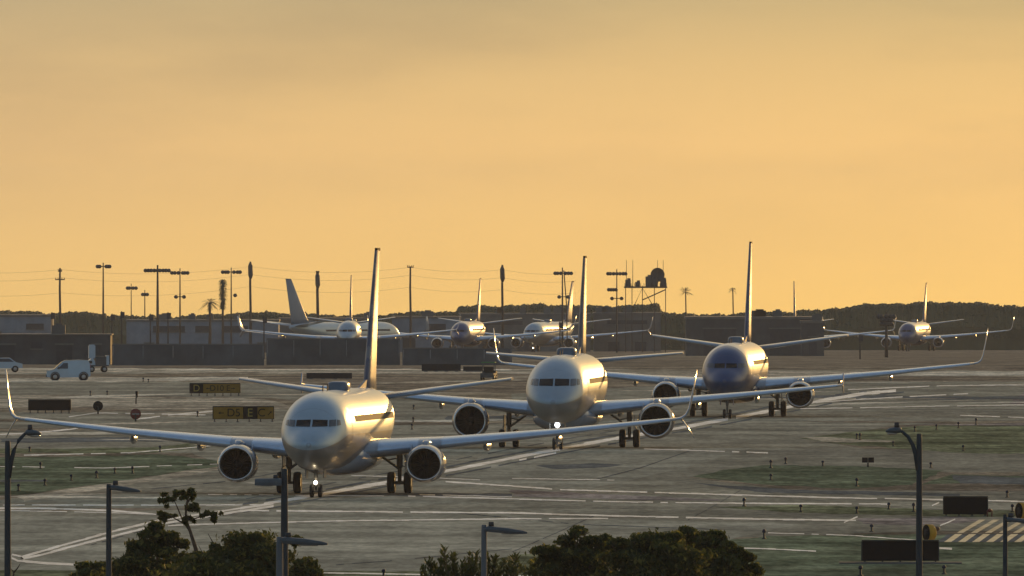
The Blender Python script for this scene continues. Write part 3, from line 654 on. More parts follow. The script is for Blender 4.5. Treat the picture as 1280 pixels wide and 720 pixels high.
    for e in (-1, 1):
        wc = (e*.21, gy, wr)
        MB().lathe([(-.10, wr*.5), (-.10, wr*.85), (-.07, wr*.97), (0, wr), (.07, wr*.97), (.10, wr*.85), (.10, wr*.5)], wc, 'x', 24).build('wheel', M_TYRE, ng)
        MB().lathe([(-.085, .01), (-.09, wr*.5), (.09, wr*.5), (.085, .01)], wc, 'x', 20).build('hub', M_RIM, ng)
        MB().prism([(gy-.9, zb+.06), (gy+.5, zb+.0), (gy+.4, zb-.42), (gy-.75, zb-.38)], e*.46-.02, e*.46+.02, 'x').build('gear_door', P, ng)
    if lamp:
        zl = {1: wr+.42, 2: zb-.08}[lamp]
        MB().ball((0, gy-.22, zl), .10 if lamp == 1 else .15, 14).build('taxi_light', M_LAMP if lamp == 1 else M_LAMPW, ng)
    return t

def place(px, py, S, yaw):
    g = gp(px, py); rz = R(yaw); d = Vector((-math.sin(rz)*S['ngy'], math.cos(rz)*S['ngy'], 0))
    return (g.x-d.x, g.y-d.y, 0), rz
l1, r1 = place(395, 622, SPEC737, -4.8)
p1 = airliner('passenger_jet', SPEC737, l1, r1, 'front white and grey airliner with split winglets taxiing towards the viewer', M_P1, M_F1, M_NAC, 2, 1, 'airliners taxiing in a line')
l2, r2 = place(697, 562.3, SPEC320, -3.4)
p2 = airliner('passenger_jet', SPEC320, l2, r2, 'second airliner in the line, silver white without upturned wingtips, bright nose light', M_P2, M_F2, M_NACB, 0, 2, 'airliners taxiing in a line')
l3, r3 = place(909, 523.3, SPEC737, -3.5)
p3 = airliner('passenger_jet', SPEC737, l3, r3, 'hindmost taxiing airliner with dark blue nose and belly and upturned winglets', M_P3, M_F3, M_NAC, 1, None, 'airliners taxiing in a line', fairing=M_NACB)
#MORE
# ------------------------------------------------------------------ airliners parked and moving far beyond the field
def far_jet(px, D, yaw, label, src, roll=0):
    o = dup(src, ((px-640)/F*D, D, terrain(D)), label, R(yaw), group='airliners beyond the far edge of the field')
    return o
turned = far_jet(498, 3260, 152, 'far airliner turned away behind the wall, its pale blue tail fin leaning left', p1)
M_PALEFIN = mat('pale_blue_fin', (0.11, 0.16, 0.21), 0.5, 0.3, noise=0.12, nscale=0.6)
for c in turned.children:
    if c.name.startswith('tail_fin'):
        for q in (c, *c.children): q.data = q.data.copy(); q.data.materials.clear(); q.data.materials.append(M_PALEFIN)
far_jet(434, 3130, -0.5, 'far airliner facing the viewer just left of the front airliner\'s tail fin', p1)
far_jet(573, 3300, -5.5, 'far airliner with glinting nose and thin upright fin between first and second airliners', p3)
far_jet(661, 3480, -12, 'far airliner partly hidden behind the second airliner\'s tail fin', p1)
far_jet(1132, 3600, -7, 'far airliner glinting behind the right wing tip of the blue nosed airliner', p3)
far_jet(1001, 3480, 1, 'far airliner behind the dark hangar, its fin standing up right of the third airliner', p1)

# ------------------------------------------------------------------ far wood, buildings
M_LEAFD = mat('dark_foliage', (0.045, 0.06, 0.042), 0.7, 0.15, noise=0.45, nscale=1.3)
M_LEAFO = mat('olive_foliage', (0.075, 0.075, 0.04), 0.8, 0.05, noise=0.25, nscale=0.3)
M_BARK = mat('bark', (0.09, 0.065, 0.045), 0.85, 0.1, noise=0.35, nscale=8)
def pl(prof, x):
    for (a, b), (c, d) in zip(prof, prof[1:]):
        if a <= x <= c: return b+(d-b)*(x-a)/(c-a)
    return prof[0][1] if x < prof[0][0] else prof[-1][1]
SKYL = [(-400, 390), (-60, 389), (0, 387), (60, 389), (100, 387), (125, 391), (170, 394), (230, 393), (300, 390), (335, 387), (420, 393), (480, 391), (500, 388), (570, 388), (574, 381), (640, 379), (740, 380), (824, 379), (828, 388), (870, 391), (960, 389), (1020, 385), (1100, 378), (1170, 375), (1230, 378), (1280, 380), (1700, 384)]
def woodland():
    D = 3820; s = F/D; r = random.Random(3); mb = MB()
    z0 = terrain(D)-3
    n = 1500; x0, x1 = -380, 1660
    rings = []
    ph = [r.uniform(0, 6.28) for _ in range(6)]
    def top(px):
        b = sum(math.sin(px*f+p)*a for f, p, a in zip((.09, .17, .31, .53, .047, .9), ph, (.9, .8, .6, .5, 1.0, .35)))
        return H-(pl(SKYL, px)+1.6+b*.75-YH)/s
    for i in range(n+1):
        px = x0+(x1-x0)*i/n; x = (px-640)/F*D; t = top(px)+r.gauss(0, .09)+.12
        rings.append([(x, D-7, z0), (x, D-8, z0+(t-z0)*.6), (x, D-4, t-.7), (x, D, t-.15), (x, D+6, t-.9), (x, D+11, z0+(t-z0)*.55), (x, D+10, z0)])
    mb.loft(rings, True, False, False)
    for i in range(42000):
        px = r.uniform(x0, x1); x = (px-640)/F*D; t = top(px)
        q = r.random()**1.6; z = t-.16-q*6.5+r.uniform(-.2, .12); y = D-6-q*2.5+r.uniform(-1.5, 8*(1-q))
        a = Vector((r.gauss(0, 1), r.gauss(0, 1), r.gauss(0, 1))).normalized(); b = a.orthogonal().normalized(); c = a.cross(b); k = r.uniform(.07, .20); p = Vector((x, y, z))
        mb.add([p-b*k-c*k*.6, p+b*k-c*k*.6, p+b*k*.7+c*k*.7, p-b*k*.7+c*k*.7], [(0, 1, 2, 3)])
    tag(mb.build('far_woodland', M_LEAFO, recalc=False), kind='stuff')
woodland()

M_WALLB = mat('blue_grey_cladding', (0.17, 0.20, 0.23), 0.8, 0.15, noise=0.2, nscale=.5)
M_WALLD = mat('dark_cladding', (0.075, 0.075, 0.075), 0.8, 0.12, noise=0.3, nscale=.4)
M_WALLG = mat('grey_concrete_wall', (0.12, 0.115, 0.105), 0.85, 0.1, noise=0.25, nscale=.4)
M_ROOF = mat('pale_roof_edge', (0.13, 0.125, 0.115), 0.8, 0.15, noise=0.2, nscale=1)
M_OPEN = mat('dark_opening', (0.045, 0.047, 0.05), 0.6, 0.2, noise=0.2, nscale=2)
def building(name, label, cat, x0, x1, ytop, D, m, deep=18, doors=(), wins=(), trim=.35, group=None, units=0):
    s = F/D; zb = terrain(D)-.4; zt = H-(ytop-YH)/s; xa, xb = (x0-640)/s, (x1-640)/s; w = xb-xa; h = zt-zb
    t = thing(name, ((xa+xb)/2, D, zb), label, cat, group)
    MB().box((0, deep/2, h/2), (w, deep, h)).build('wall', m, t)
    rf = MB().box((0, deep/2, h+trim/2+.003), (w+.3, deep+.3, trim)).build('roof', M_ROOF, t)
    r = random.Random(int(x0+1000))
    for _ in range(units):
        ux = r.uniform(-w*.42, w*.42); uw = r.uniform(.7, 2.2)
        MB().box((ux, deep*.4, h+trim+.45), (uw, 2.0, .9)).box((ux+.1, deep*.4, h+trim+1.0), (uw*.5, 1.2, .2)).build('roof_unit', M_WALLG, rf)
    for (a, b, y) in doors:                       # fraction along, width in px, height as fraction
        dw = b/s; dx = -w/2+a*w; d = MB().box((dx, -.04, h*y/2), (dw, .08, h*y)).build('door', M_OPEN, t)
        MB().box((dx, -.06, h*y+.1), (dw+.3, .14, .18)).build('lintel', M_ROOF, d)
    for (a, b, y, hh) in wins:
        dw = b/s; dx = -w/2+a*w; d = MB().box((dx, -.03, h*y), (dw, .06, h*hh)).build('window', M_OPEN, t)
        MB().box((dx, -.07, h*y-h*hh/2-.08), (dw+.2, .14, .12)).build('sill', M_ROOF, d)
    return t
building('hangar', 'wide blue grey hangar behind the dark sheds at the far left', 'hangar', -140, 64, 396, 3300, M_WALLB, doors=((.62, 30, .6), (.85, 26, .5)), wins=((.9, 22, .75, .15),), units=3)
building('terminal_block', 'long blue grey block behind the dark blast wall, left of the first airliner', 'building', 158, 348, 402, 3400, M_WALLB, wins=((.28, 40, .78, .18), (.72, 30, .78, .18), (.5, 18, .78, .18)), doors=((.15, 12, .35), (.9, 14, .35)), units=4)
building('cargo_shed', 'grey brown shed with flat roof just left of the first airliner\'s tail', 'building', 348, 470, 400, 3480, M_WALLG, doors=((.3, 18, .5), (.65, 18, .5)), wins=((.85, 12, .75, .15),), units=2)
building('cargo_shed', 'grey shed with one dark upper window between the first two airliners', 'building', 490, 575, 398, 3500, M_WALLB, wins=((.65, 24, .74, .22),), doors=((.25, 16, .45),), units=1)
building('warehouse', 'tall brown grey warehouse with roof plant behind the second airliner\'s fin', 'building', 574, 738, 394, 3600, M_WALLG, doors=((.2, 18, .3), (.5, 18, .3)), wins=((.3, 60, .8, .1), (.75, 26, .8, .1)), units=6)
building('warehouse', 'brown grey warehouse between the second and third airliners\' fins', 'building', 742, 826, 393, 3620, M_WALLG, doors=((.3, 14, .3), (.7, 14, .3)), wins=((.5, 50, .8, .1),), units=5)
building('hangar', 'dark blue grey hangar standing behind the blue nosed airliner', 'hangar', 858, 1024, 399, 2900, M_WALLD, deep=22, doors=((.25, 40, .75), (.75, 40, .75)), wins=((.9, 12, .8, .12),), units=3)
building('shed', 'small dark shed leaning against the right end of the dark hangar', 'shed', 1002, 1030, 404, 2860, M_WALLD, deep=8, doors=((.5, 10, .6),), units=1)
building('service_shed', 'dark long service shed at the far left edge behind the blue van', 'shed', -150, 138, 419, 2050, M_WALLD, deep=10, doors=((.55, 20, .7), (.8, 20, .7), (.94, 10, .7)), wins=((.68, 14, .7, .2),), trim=.12, units=3)
def blast_fence(label, x0, x1, ytop, D):
    s = F/D; w = (x1-x0)/s; h = H-(ytop-YH)/s-terrain(D); t = thing('blast_fence', (((x0+x1)/2-640)/s, D, terrain(D)), label, 'fence', 'dark blast fences along the far edge')
    MB().prism([(0, 0), (.12, 0), (.75, h), (.63, h)], -w/2, w/2, 'x').build('panel', M_WALLD, t)
    MB().box((0, .70, h+.06), (w, .18, .10)).build('top_rail', M_ROOF, t)
    n = max(2, int(w/2.6))
    for i in range(n+1):
        x = -w/2+.1+(w-.2)*i/n; MB().tube([(x, .1, .02), (x, -.0+.55, h-.1)], .05, 6).tube([(x, 1.5, 0), (x, .6, h*.8)], .05, 6).build('post', M_GEAR, t)
blast_fence('dark blast fence behind the parked truck, left of the first airliner', 140, 330, 431, 1990)
blast_fence('dark blast fence behind the first airliner\'s fin', 333, 500, 424, 2010)
blast_fence('low dark blast fence between the first and second airliners', 503, 640, 436, 2000)
def barrier(label, x0, x1, y0, y1):
    g = gp((x0+x1)/2, y1); s = F/g.y; w = (x1-x0)/s; h = (y1-y0)/s; t = thing('low_barrier', g, label, 'barrier', 'low black barriers on the far grass')
    MB().prism([(-.28, .06), (.28, .06), (.12, h), (-.12, h)], -w/2, w/2, 'x').build('body', M_DARK, t)
    for i in range(4): MB().box((-w/2+.4+(w-.8)*i/3, 0, .04), (.35, .7, .08)).build('foot', M_WALLG, t)
barrier('longer black low barrier before the blast fence, left of the dark tug', 527, 576, 455, 464.5)
barrier('shorter black low barrier ending right beside the dark tug', 579, 604, 458, 464.5)
barrier('black low barrier just above the first airliner\'s fuselage, left of its fin', 383, 440, 466, 474)

# ------------------------------------------------------------------ masts, poles, palms, wires
M_POLE = mat('weathered_pole', (0.06, 0.05, 0.042), 0.8, 0.15, noise=0.3, nscale=1.5)
M_LAMPH = mat('floodlight_housing', (0.04, 0.04, 0.042), 0.6, 0.3, noise=0.2, nscale=2)
def base_at(px, D): return ((px-640)/F*D, D, terrain(D))
def mast(px, ytop, D, heads, label, r=.16, twin=False, group='floodlight masts beyond the field'):
    s = F/D; b = base_at(px, D); t = thing('floodlight_mast', b, label, 'floodlight mast', group); Z = lambda py: H-(py-YH)/s-b[2]
    h = Z(ytop)
    MB().tube([(0, 0, 0), (0, 0, h*.5), (0, 0, h+.5)], [r*1.25, r, r*.6], 8).build('pole', M_POLE, t)
    if twin:
        MB().tube([(.9, 0, 0), (.7, 0, h*.6), (.25, 0, h)], r*.7, 6).build('ladder_rail', M_POLE, t)
    for (y, offs) in heads:
        z = Z(y); xs = [o/s for o in offs]
        MB().box((sum((min(xs), max(xs)))/2, 0, z), (max(xs)-min(xs)+.2, .14, .14)).build('crossbar', M_POLE, t)
        for x in xs:
            hd = MB().ball((x, -.1, z-.02), (.36, .34, .33), 10).build('floodlight', M_LAMPH, t)
    return t
mast(129, 332, 3300, [(333, (-7, -4.5, 4, 6, 8))], 'leftmost floodlight mast with two clumps of lamps')
mast(164, 358, 3500, [(360, (-4.5, -2.5, 2.5, 6))], 'short thin floodlight mast right of the leftmost mast', .10)
mast(181, 366, 3500, [(368, (-2.5, 0, 3))], 'shortest floodlight mast, with three small lamps', .12)
mast(197, 335, 3200, [(338, (-15, -11.5, -8, -4, 0, 3, 7, 10.5, 14))], 'floodlight mast with the widest row of lamps', .22)
mast(225, 339, 3300, [(341, (-10, -6.5, -2, 3.5, 6, 9.5)), (371, (-5, 5))], 'floodlight mast with a second pair of lamps halfway, left of the palm', .14)
mast(289, 338, 3350, [(340, (-10.5, -7, -4, 3.5, 8, 11)), (369, (5,))], 'floodlight mast with a single low lamp, behind the tall trunk', .13)
mast(703, 338, 3400, [(341.5, (-9, -6, -2, 4, 7.5, 11)), (371, (-4, 7))], 'floodlight mast with twin uprights just left of the second airliner\'s fin', .16, True)
mast(771, 340, 3450, [(342, (-11, -8, -4, 0, 4, 8, 11)), (362, (-10, -7, -4, -1)), (373, (-6, 6))], 'floodlight mast with three tiers of lamps right of the second airliner\'s fin', .13)
mast(1108, 395, 2700, [(395.5, (-10, -6, 0, 5, 9)), (400, (-6, -3, 0, 3, 6)), (405, (-6, -3, 0, 3, 6))], 'dark floodlight mast with bunched lamps before the wood on the right', .2)
def pole(px, ytop, D, label, arms=(), r=.18, bulge=False):
    s = F/D; b = base_at(px, D); Z = lambda py: H-(py-YH)/s-b[2]; h = Z(ytop)
    t = thing('utility_pole', b, label, 'utility pole', 'utility poles beyond the field')
    MB().tube([(0, 0, 0), (.05, 0, h*.4), (-.04, 0, h*.75), (0, 0, h)], [r*1.3, r*1.1, r, r*.8], 8).build('pole', M_POLE, t)
    for y, w in arms:
        c = MB().box((0, -.14, Z(y)), (2*w/s, .16, .18)).build('crossarm', M_POLE, t)
        for k in (-.9, -.4, .4, .9): MB().tube([(k*w/s, -.14, Z(y)+.09), (k*w/s, -.14, Z(y)+.34)], .07, 6).build('insulator', M_LAMPH, c)
    if bulge: MB().tube([(.02, 0, h-3.0), (.03, 0, h-2.4), (-.02, 0, h-.8), (0, 0, h-.1)], [.2, .42, .4, .15], 8).build('antenna_sleeve', M_LAMPH, t)
    return t
PX = [(75, 335, 3300, 'leftmost utility pole with a crossarm', ((339, 2.5), (349.5, 6)), .18, False), (313, 327, 3400, 'tallest utility pole with a dark sleeve at its top, right of the palm', ((334, 2.5),), .2, True),
      (397, 339, 3400, 'utility pole just right of the far pale blue tail fin', ((341, 2),), .24, True),
      (469, 340, 3450, 'utility pole hugging the right side of the first airliner\'s fin', ((342, 2.5),), .16, True), (513, 333, 3400, 'utility pole standing alone right of the first airliner\'s fin', ((334, 4),), .18, False),
      (628, 331, 3400, 'utility pole left of the second airliner\'s fin', ((340, 2),), .2, True)]
for a in PX: pole(*a)
for i, (x, y) in enumerate(((65, 390), (140, 392), (152, 389), (188, 392), (210, 390), (330, 395), (1075, 418), (700, 402))):
    D = 2500; s = F/D; b = base_at(x, D); h = H-(y-YH)/s-b[2]
    t = thing('thin_post', b, 'thin dark post standing before the far sheds', 'post', 'thin posts before the far sheds'); MB().tube([(0, 0, 0), (0, 0, h)], [.11, .08], 6).build('shaft', M_POLE, t); MB().box((.12, -.1, h-.5), (.55, .25, .8)).build('sign_box', M_LAMPH, t)
def wire(label, a, b, sag):
    A, B = at(*a), at(*b); pts = []
    for i in range(25):
        u = i/24; p = A.lerp(B, u); p.z -= sag*4*u*(1-u); pts.append(p)
    o = MB().tube(pts, .014, 5).build('power_line', M_POLE); tag(o, label, 'power line', 'power lines strung between the far poles')
for y0, y1, n in ((337, 335, 'top'), (347, 345, 'middle'), (366, 360, 'lowest')):
    wire(f'{n} power line left of the leftmost utility pole', (-60, y0+1, 3300), (75, y0, 3300), .5)
    wire(f'{n} power line between the leftmost and the tallest utility pole', (75, y0, 3300), (313, y1-2, 3400), 1.0)
    wire(f'{n} power line between the tallest pole and the lone pole', (313, y1-2, 3400), (513, y1-1, 3400), 1.0)
    wire(f'{n} power line from the lone pole towards the second airliner\'s fin', (513, y1-1, 3400), (628, y1+2, 3400), .6)
    wire(f'{n} power line running on right of the pole by the second fin', (628, y1+2, 3400), (720, y1+6, 3400), .5)

def palm(px, ytop, D, rad, label, droop=.9, n=34, trunk=.22):
    s = F/D; b = base_at(px, D); h = H-(ytop-YH)/s-b[2]-rad*.45; r = random.Random(px)
    t = thing('palm_tree', b, label, 'palm tree', 'palms beyond the field')
    MB().tube([(0, 0, 0), (.1, 0, h*.5), (0, 0, h)], [trunk*1.3, trunk, trunk*.9], 8).build('trunk', M_BARK, t)
    mb = MB()
    for i in range(n):
        a = r.uniform(0, 6.28); e = r.uniform(-.5, 1.3); L = rad*r.uniform(.8, 1.1); d = Vector((math.cos(a)*math.cos(e), math.sin(a)*math.cos(e), math.sin(e)))
        pts = []
        for q in range(7):
            u = q/6; pts.append(Vector((0, 0, h))+d*L*u+Vector((0, 0, -droop*L*u*u*.6)))
        side = d.cross(Vector((0, 0, 1))).normalized()
        for q in range(6):
            w0 = L*.10*math.sin(math.pi*min(1, (q+.4)/6.6)); A, B = pts[q], pts[q+1]
            for sg in (-1, 1):
                for k in range(2):
                    P = A.lerp(B, k*.5); mb.add([P, P+(B-A)*.3, P+side*sg*w0*1.9+(B-A)*.55+Vector((0, 0, -w0*.9))], [(0, 1, 2)])
    mb.build('crown', M_LEAFD, t, recalc=False)
palm(262, 372, 3300, 1.9, 'broad low palm right of the floodlight masts')
palm(857, 360, 3500, 1.5, 'small flat topped palm right of the radar gantry', droop=.5, n=26, trunk=.12)
palm(916, 359, 3500, 1.0, 'faint small palm left of the third airliner\'s fin', droop=1.0, n=26, trunk=.12)
def shaggy(px, ytop, ybot, D, label):
    s = F/D; b = base_at(px, D); Z = lambda y: H-(y-YH)/s-b[2]; r = random.Random(9); h = Z(ytop)
    t = thing('shaggy_palm', b, label, 'palm tree', 'palms beyond the field')
    MB().tube([(0, 0, 0), (0, 0, h*.9)], [.22, .16], 8).build('trunk', M_BARK, t)
    mb = MB()
    for i in range(900):
        u = r.random(); z = Z(ybot)+(h-Z(ybot))*u; w = .35+.30*math.sin(u*3.1)+(.18 if u > .8 else 0); a = r.uniform(0, 6.28); p = Vector((math.cos(a)*w*r.random(), math.sin(a)*w*r.random(), z)); d = Vector((math.cos(a), math.sin(a), -.8))
        q = d.cross(Vector((0, 0, 1))).normalized()*.09; mb.add([p-q, p+q, p+d*.35], [(0, 1, 2)])
    mb.build('crown', M_LEAFD, t, recalc=False)
shaggy(278.5, 349, 386, 3300, 'tall shaggy columnar palm right of the broad palm')
# radar gantry
def gantry():
    D = 3500; s = F/D; b = base_at(808, D); X = lambda px: (px-808)/s; Z = lambda py: H-(py-YH)/s-b[2]
    t = thing('radar_gantry', b, 'spindly gantry tower with walkway and round dark dish on top', 'radar tower')
    for px in (782, 790, 803, 818, 832): MB().tube([(X(px), 0, 0), (X(px), 0, Z(357))], .08, 6).build('leg', M_POLE, t)
    dk = MB().box((X(807), 0, Z(359)), (54/s, 1.6, .30)).build('deck', M_POLE, t)
    for i in range(14): MB().tube([(X(781+i*4), -1, Z(358)), (X(781+i*4), -1, Z(354))], .05, 5).build('railing_post', M_POLE, dk)
    MB().tube([(X(790), 0, Z(388)), (X(803), 0, Z(360)), (X(818), 0, Z(385))], .09, 6).tube([(X(803), 0, Z(375)), (X(832), 0, Z(362))], .12, 6).build('brace', M_POLE, t)
    for px, w, hh in ((785, 1.0, 1.2), (797, .9, .8), (811, 1.2, 1.8), (817, .8, 1.4), (829, 1.1, 1.3)): MB().box((X(px), -.2, Z(358)+hh/2), (w, 1, hh)).box((X(px)+.15, -.2, Z(358)+hh+.14), (w*.6, .7, .28)).build('equipment_box', M_LAMPH, t)
    MB().tube([(X(819), 0, Z(358)), (X(821), 0, Z(348))], .4, 8).build('turntable', M_POLE, t)
    MB().lathe([(-.30, 1.25), (-.22, 1.28), (0, 1.1), (.3, .6), (.42, .01)], (X(822), 0, Z(343.5)), 'y', 24).build('dish', M_LAMPH, t)
    for px in (783, 791, 822, 829): MB().tube([(X(px), .1, Z(358)), (X(px), .1, Z(325))], [.07, .04], 5).build('whip_antenna', M_POLE, t)
gantry()

# ------------------------------------------------------------------ vehicles
M_VAN = mat('van_white_paint', (0.28, 0.37, 0.44), 0.3, 0.4, 0, 0.3, noise=0.08, nscale=1.5)
M_VGL = mat('vehicle_glass', (0.02, 0.025, 0.03), 0.1, 0.5, noise=0.2, nscale=2)
M_TUG = mat('tug_dark_paint', (0.05, 0.055, 0.06), 0.45, 0.3, noise=0.25, nscale=2)
M_VEST = mat('green_panel', (0.06, 0.22, 0.06), 0.7, 0.2, noise=0.2, nscale=3)
def wheel(parent, x, y, z, r, w=.2):
    o = MB().lathe([(-w/2, r*.6), (-w/2, r*.92), (-w*.3, r), (w*.3, r), (w/2, r*.92), (w/2, r*.6)], (x, y, z), 'y', 24).build('wheel', M_TYRE, parent)
    MB().lathe([(-w*.42, .01), (-w*.45, r*.62), (w*.45, r*.62), (w*.42, .01)], (x, y, z), 'y', 20).build('rim', M_RIM, o)
def van():
    g = gp(86, 475.5); t = thing('small_van', g, 'small white panel van in shadow driving left on the far service road', 'van', rz=R(3))
    pr = [(-1.98, .32), (-2.02, .62), (-1.95, .85), (-1.30, 1.02), (-.62, 1.66), (-.35, 1.78), (.9, 1.84), (1.72, 1.80), (1.86, 1.5), (1.9, .9), (1.92, .42), (1.7, .30), (-1.7, .26)]
    rr = []
    for y, k, dz in ((-.86, .93, .0), (-.90, 1, 0), (.90, 1, 0), (.86, .93, 0)): rr.append([(x*(1 if k == 1 else .985), y*(1 if z < 1.05 else .90), z*(1 if k == 1 else .985)+.0) for x, z in pr])
    body = MB().loft(rr, smooth=False).build('body', M_VAN, t)
    for s in (-1, 1):
        MB().add([(-.98, s*.905, 1.06), (-.10, s*.905, 1.06), (-.10, s*.83, 1.56), (-.50, s*.83, 1.56)], [(0, 1, 2, 3)]).add([(-1.12, s*.907, 1.05), (-.99, s*.907, 1.05), (-.86, s*.88, 1.22)], [(0, 1, 2)]).build('side_window', M_VGL, t)
        MB().box((-1.92, s*.62, .80), (.14, .34, .2)).build('headlight', M_RIM, t)
        MB().box((1.89, s*.72, 1.15), (.06, .16, .55)).build('tail_light', mat('tail_lamp_red', (.25, .02, .015), .3, noise=.1, nscale=4), t)
        MB().box((-.92, s*1.02, 1.12), (.12, .18, .2)).build('wing_mirror', M_TUG, t)
        MB().lathe([(-.03, .42), (.03, .42), (.03, .34)], (-1.24, s*.9, .36), 'y', 20).build('wheel_arch', M_TUG, body)
        MB().lathe([(-.03, .42), (.03, .42), (.03, .34)], (1.3, s*.9, .36), 'y', 20).build('wheel_arch', M_TUG, body)
        for x in (-1.24, 1.3): wheel(t, x, s*.82, .33, .33)
    MB().add([(-1.33, -.74, 1.045), (-1.33, .74, 1.045), (-.66, .70, 1.66), (-.66, -.70, 1.66)], [(0, 1, 2, 3)]).build('windscreen', M_VGL, t)
    MB().box((-2.0, 0, .42), (.14, 1.7, .22)).build('bumper', M_TUG, t)
    for x in (-.2, 1.2): MB().box((x, 0, 1.86), (.06, 1.4, .05)).build('roof_bar', M_TUG, t)
    MB().tube([(1.6, .5, 1.8), (1.62, .5, 2.3)], .03, 6).build('aerial', M_TUG, t)
van()
def box_truck():
    D = 1830; g = Vector(((122-640)/F*D, D, 0)); t = thing('service_truck', g, 'pale service truck behind the van with a tall narrow lift tower', 'truck', rz=R(6))
    MB().box((.15, 0, .62), (1.7, 1.5, .12)).build('chassis', M_TUG, t)
    MB().box((.25, 0, 1.06), (1.0, 1.5, .76)).box((.25, 0, 1.47), (.9, 1.4, .06)).build('box_body', M_TUG, t)
    MB().box((.90, 0, 1.12), (.26, 1.46, .92)).build('lit_edge_panel', M_VAN, t)  # pale panel added as the truck's sunlit right edge
    c = MB().prism([(-.95, .5), (-.28, .5), (-.28, 1.0), (-.5, 1.35), (-.9, 1.1)], -.7, .7, 'y').build('cab', M_VAN, t)
    MB().box((-.72, -.71, .95), (.3, .02, .25)).build('cab_window', M_VGL, c)
    MB().box((-.55, 0, 1.9), (.62, .7, 1.2)).box((-.55, 0, 2.35), (.48, .55, .5)).build('lift_tower', M_VAN, t)
    for x in (-.6, .6):
        for s in (-1, 1): wheel(t, x, s*.66, .28, .28)
box_truck()
def tug(px, py, label, name='baggage_tug', flip=1):
    g = gp(px, py); t = thing(name, g, label, 'tug', rz=R(80))
    MB().prism([(-.95, .22), (.95, .22), (.95, .75), (.35, .82), (.2, .62), (-.95, .62)], -.6, .6, 'y').build('body', M_TUG, t)
    MB().box((.1, 0, .80), (.45, .9, .1)).box((-.14, 0, 1.0), (.1, .9, .4)).build('seat', M_DARK, t)
    for x in (-.25, .35):
        for s in (-.52, .52): MB().tube([(x, s, .6), (x, s, 1.55)], .03, 6).build('roof_post', M_TUG, t)
    MB().box((.05, 0, 1.58), (.9, 1.2, .07)).build('roof', M_VEST if name == 'baggage_tug' else M_VAN, t)
    for x in (-.6, .6):
        for s in (-.55, .55): wheel(t, x, s, .24, .24, .16)
tug(611, 475, 'dark baggage tug with green roof between the first two airliners')
def car():
    D = 1830; g = Vector(((4-640)/F*D, D, 0)); t = thing('service_car', g, 'pale low car at the left edge behind the first winglet', 'car', rz=R(4))
    pr = [(-1.6, .35), (-1.6, .8), (-.9, .95), (-.4, 1.35), (.6, 1.36), (1.15, .95), (1.75, .82), (1.8, .4)]
    MB().loft([[(x, y*(1 if z < 1 else .85), z) for x, z in pr] for y in (-.8, .8)], smooth=False).build('body', M_VAN, t)
    for s in (-1, 1):
        MB().add([(-.75, s*.805, .98), (.98, s*.805, .98), (.55, s*.70, 1.30), (-.38, s*.70, 1.30)], [(0, 1, 2, 3)]).build('side_window', M_VGL, t)
        MB().box((1.74, s*.55, .70), (.12, .3, .16)).build('headlight', M_RIM, t)
        for x in (-1.0, 1.1): wheel(t, x, s*.74, .31, .31)
car()

# ------------------------------------------------------------------ airfield signs and lights
M_SBLK = mat('sign_black', (0.010, 0.010, 0.011), 0.8, 0.03, noise=0.2, nscale=3)
M_SYEL = mat('sign_yellow', (0.20, 0.115, 0.012), 0.55, 0.2, noise=0.15, nscale=3)
M_SGRN = mat('sign_frame', (0.03, 0.035, 0.03), 0.6, 0.2, noise=0.2, nscale=5)
M_RED = mat('sign_red', (0.11, 0.018, 0.016), 0.5, 0.25, noise=0.2, nscale=4)
M_SLET = mat('dim_yellow_letter', (0.26, 0.20, 0.04), 0.55, 0.2, noise=0.1, nscale=4)
M_SWHT = mat('sign_white', (0.20, 0.18, 0.17), 0.5, 0.25, noise=0.1, nscale=4)
def text(body, size, loc, m, parent, name='lettering'):
    c = bpy.data.curves.new(name, 'FONT'); c.body = body; c.size = size; c.align_x = 'CENTER'; c.align_y = 'CENTER'; c.extrude = .004
    o = bpy.data.objects.new(name+'_outline', c); COL.objects.link(o); bpy.context.view_layer.update()
    me = bpy.data.meshes.new_from_object(o.evaluated_get(bpy.context.evaluated_depsgraph_get())); bpy.data.objects.remove(o); bpy.data.curves.remove(c)
    me.materials.clear(); me.materials.append(m)
    o = bpy.data.objects.new(name, me); COL.objects.link(o); o.location = loc; o.rotation_euler = (R(90), 0, 0); o.parent = parent
    return o
def arrow(c, L, ang, m, parent):
    ca, sa = math.cos(ang), math.sin(ang)
    pts = [(-.5, -.07), (.1, -.07), (.1, -.22), (.5, 0), (.1, .22), (.1, .07), (-.5, .07)]
    MB().prism([(c[0]+(x*ca-z*sa)*L, c[2]+(x*sa+z*ca)*L) for x, z in pts], c[1]-.005, c[1], 'y').build('arrow', m, parent)
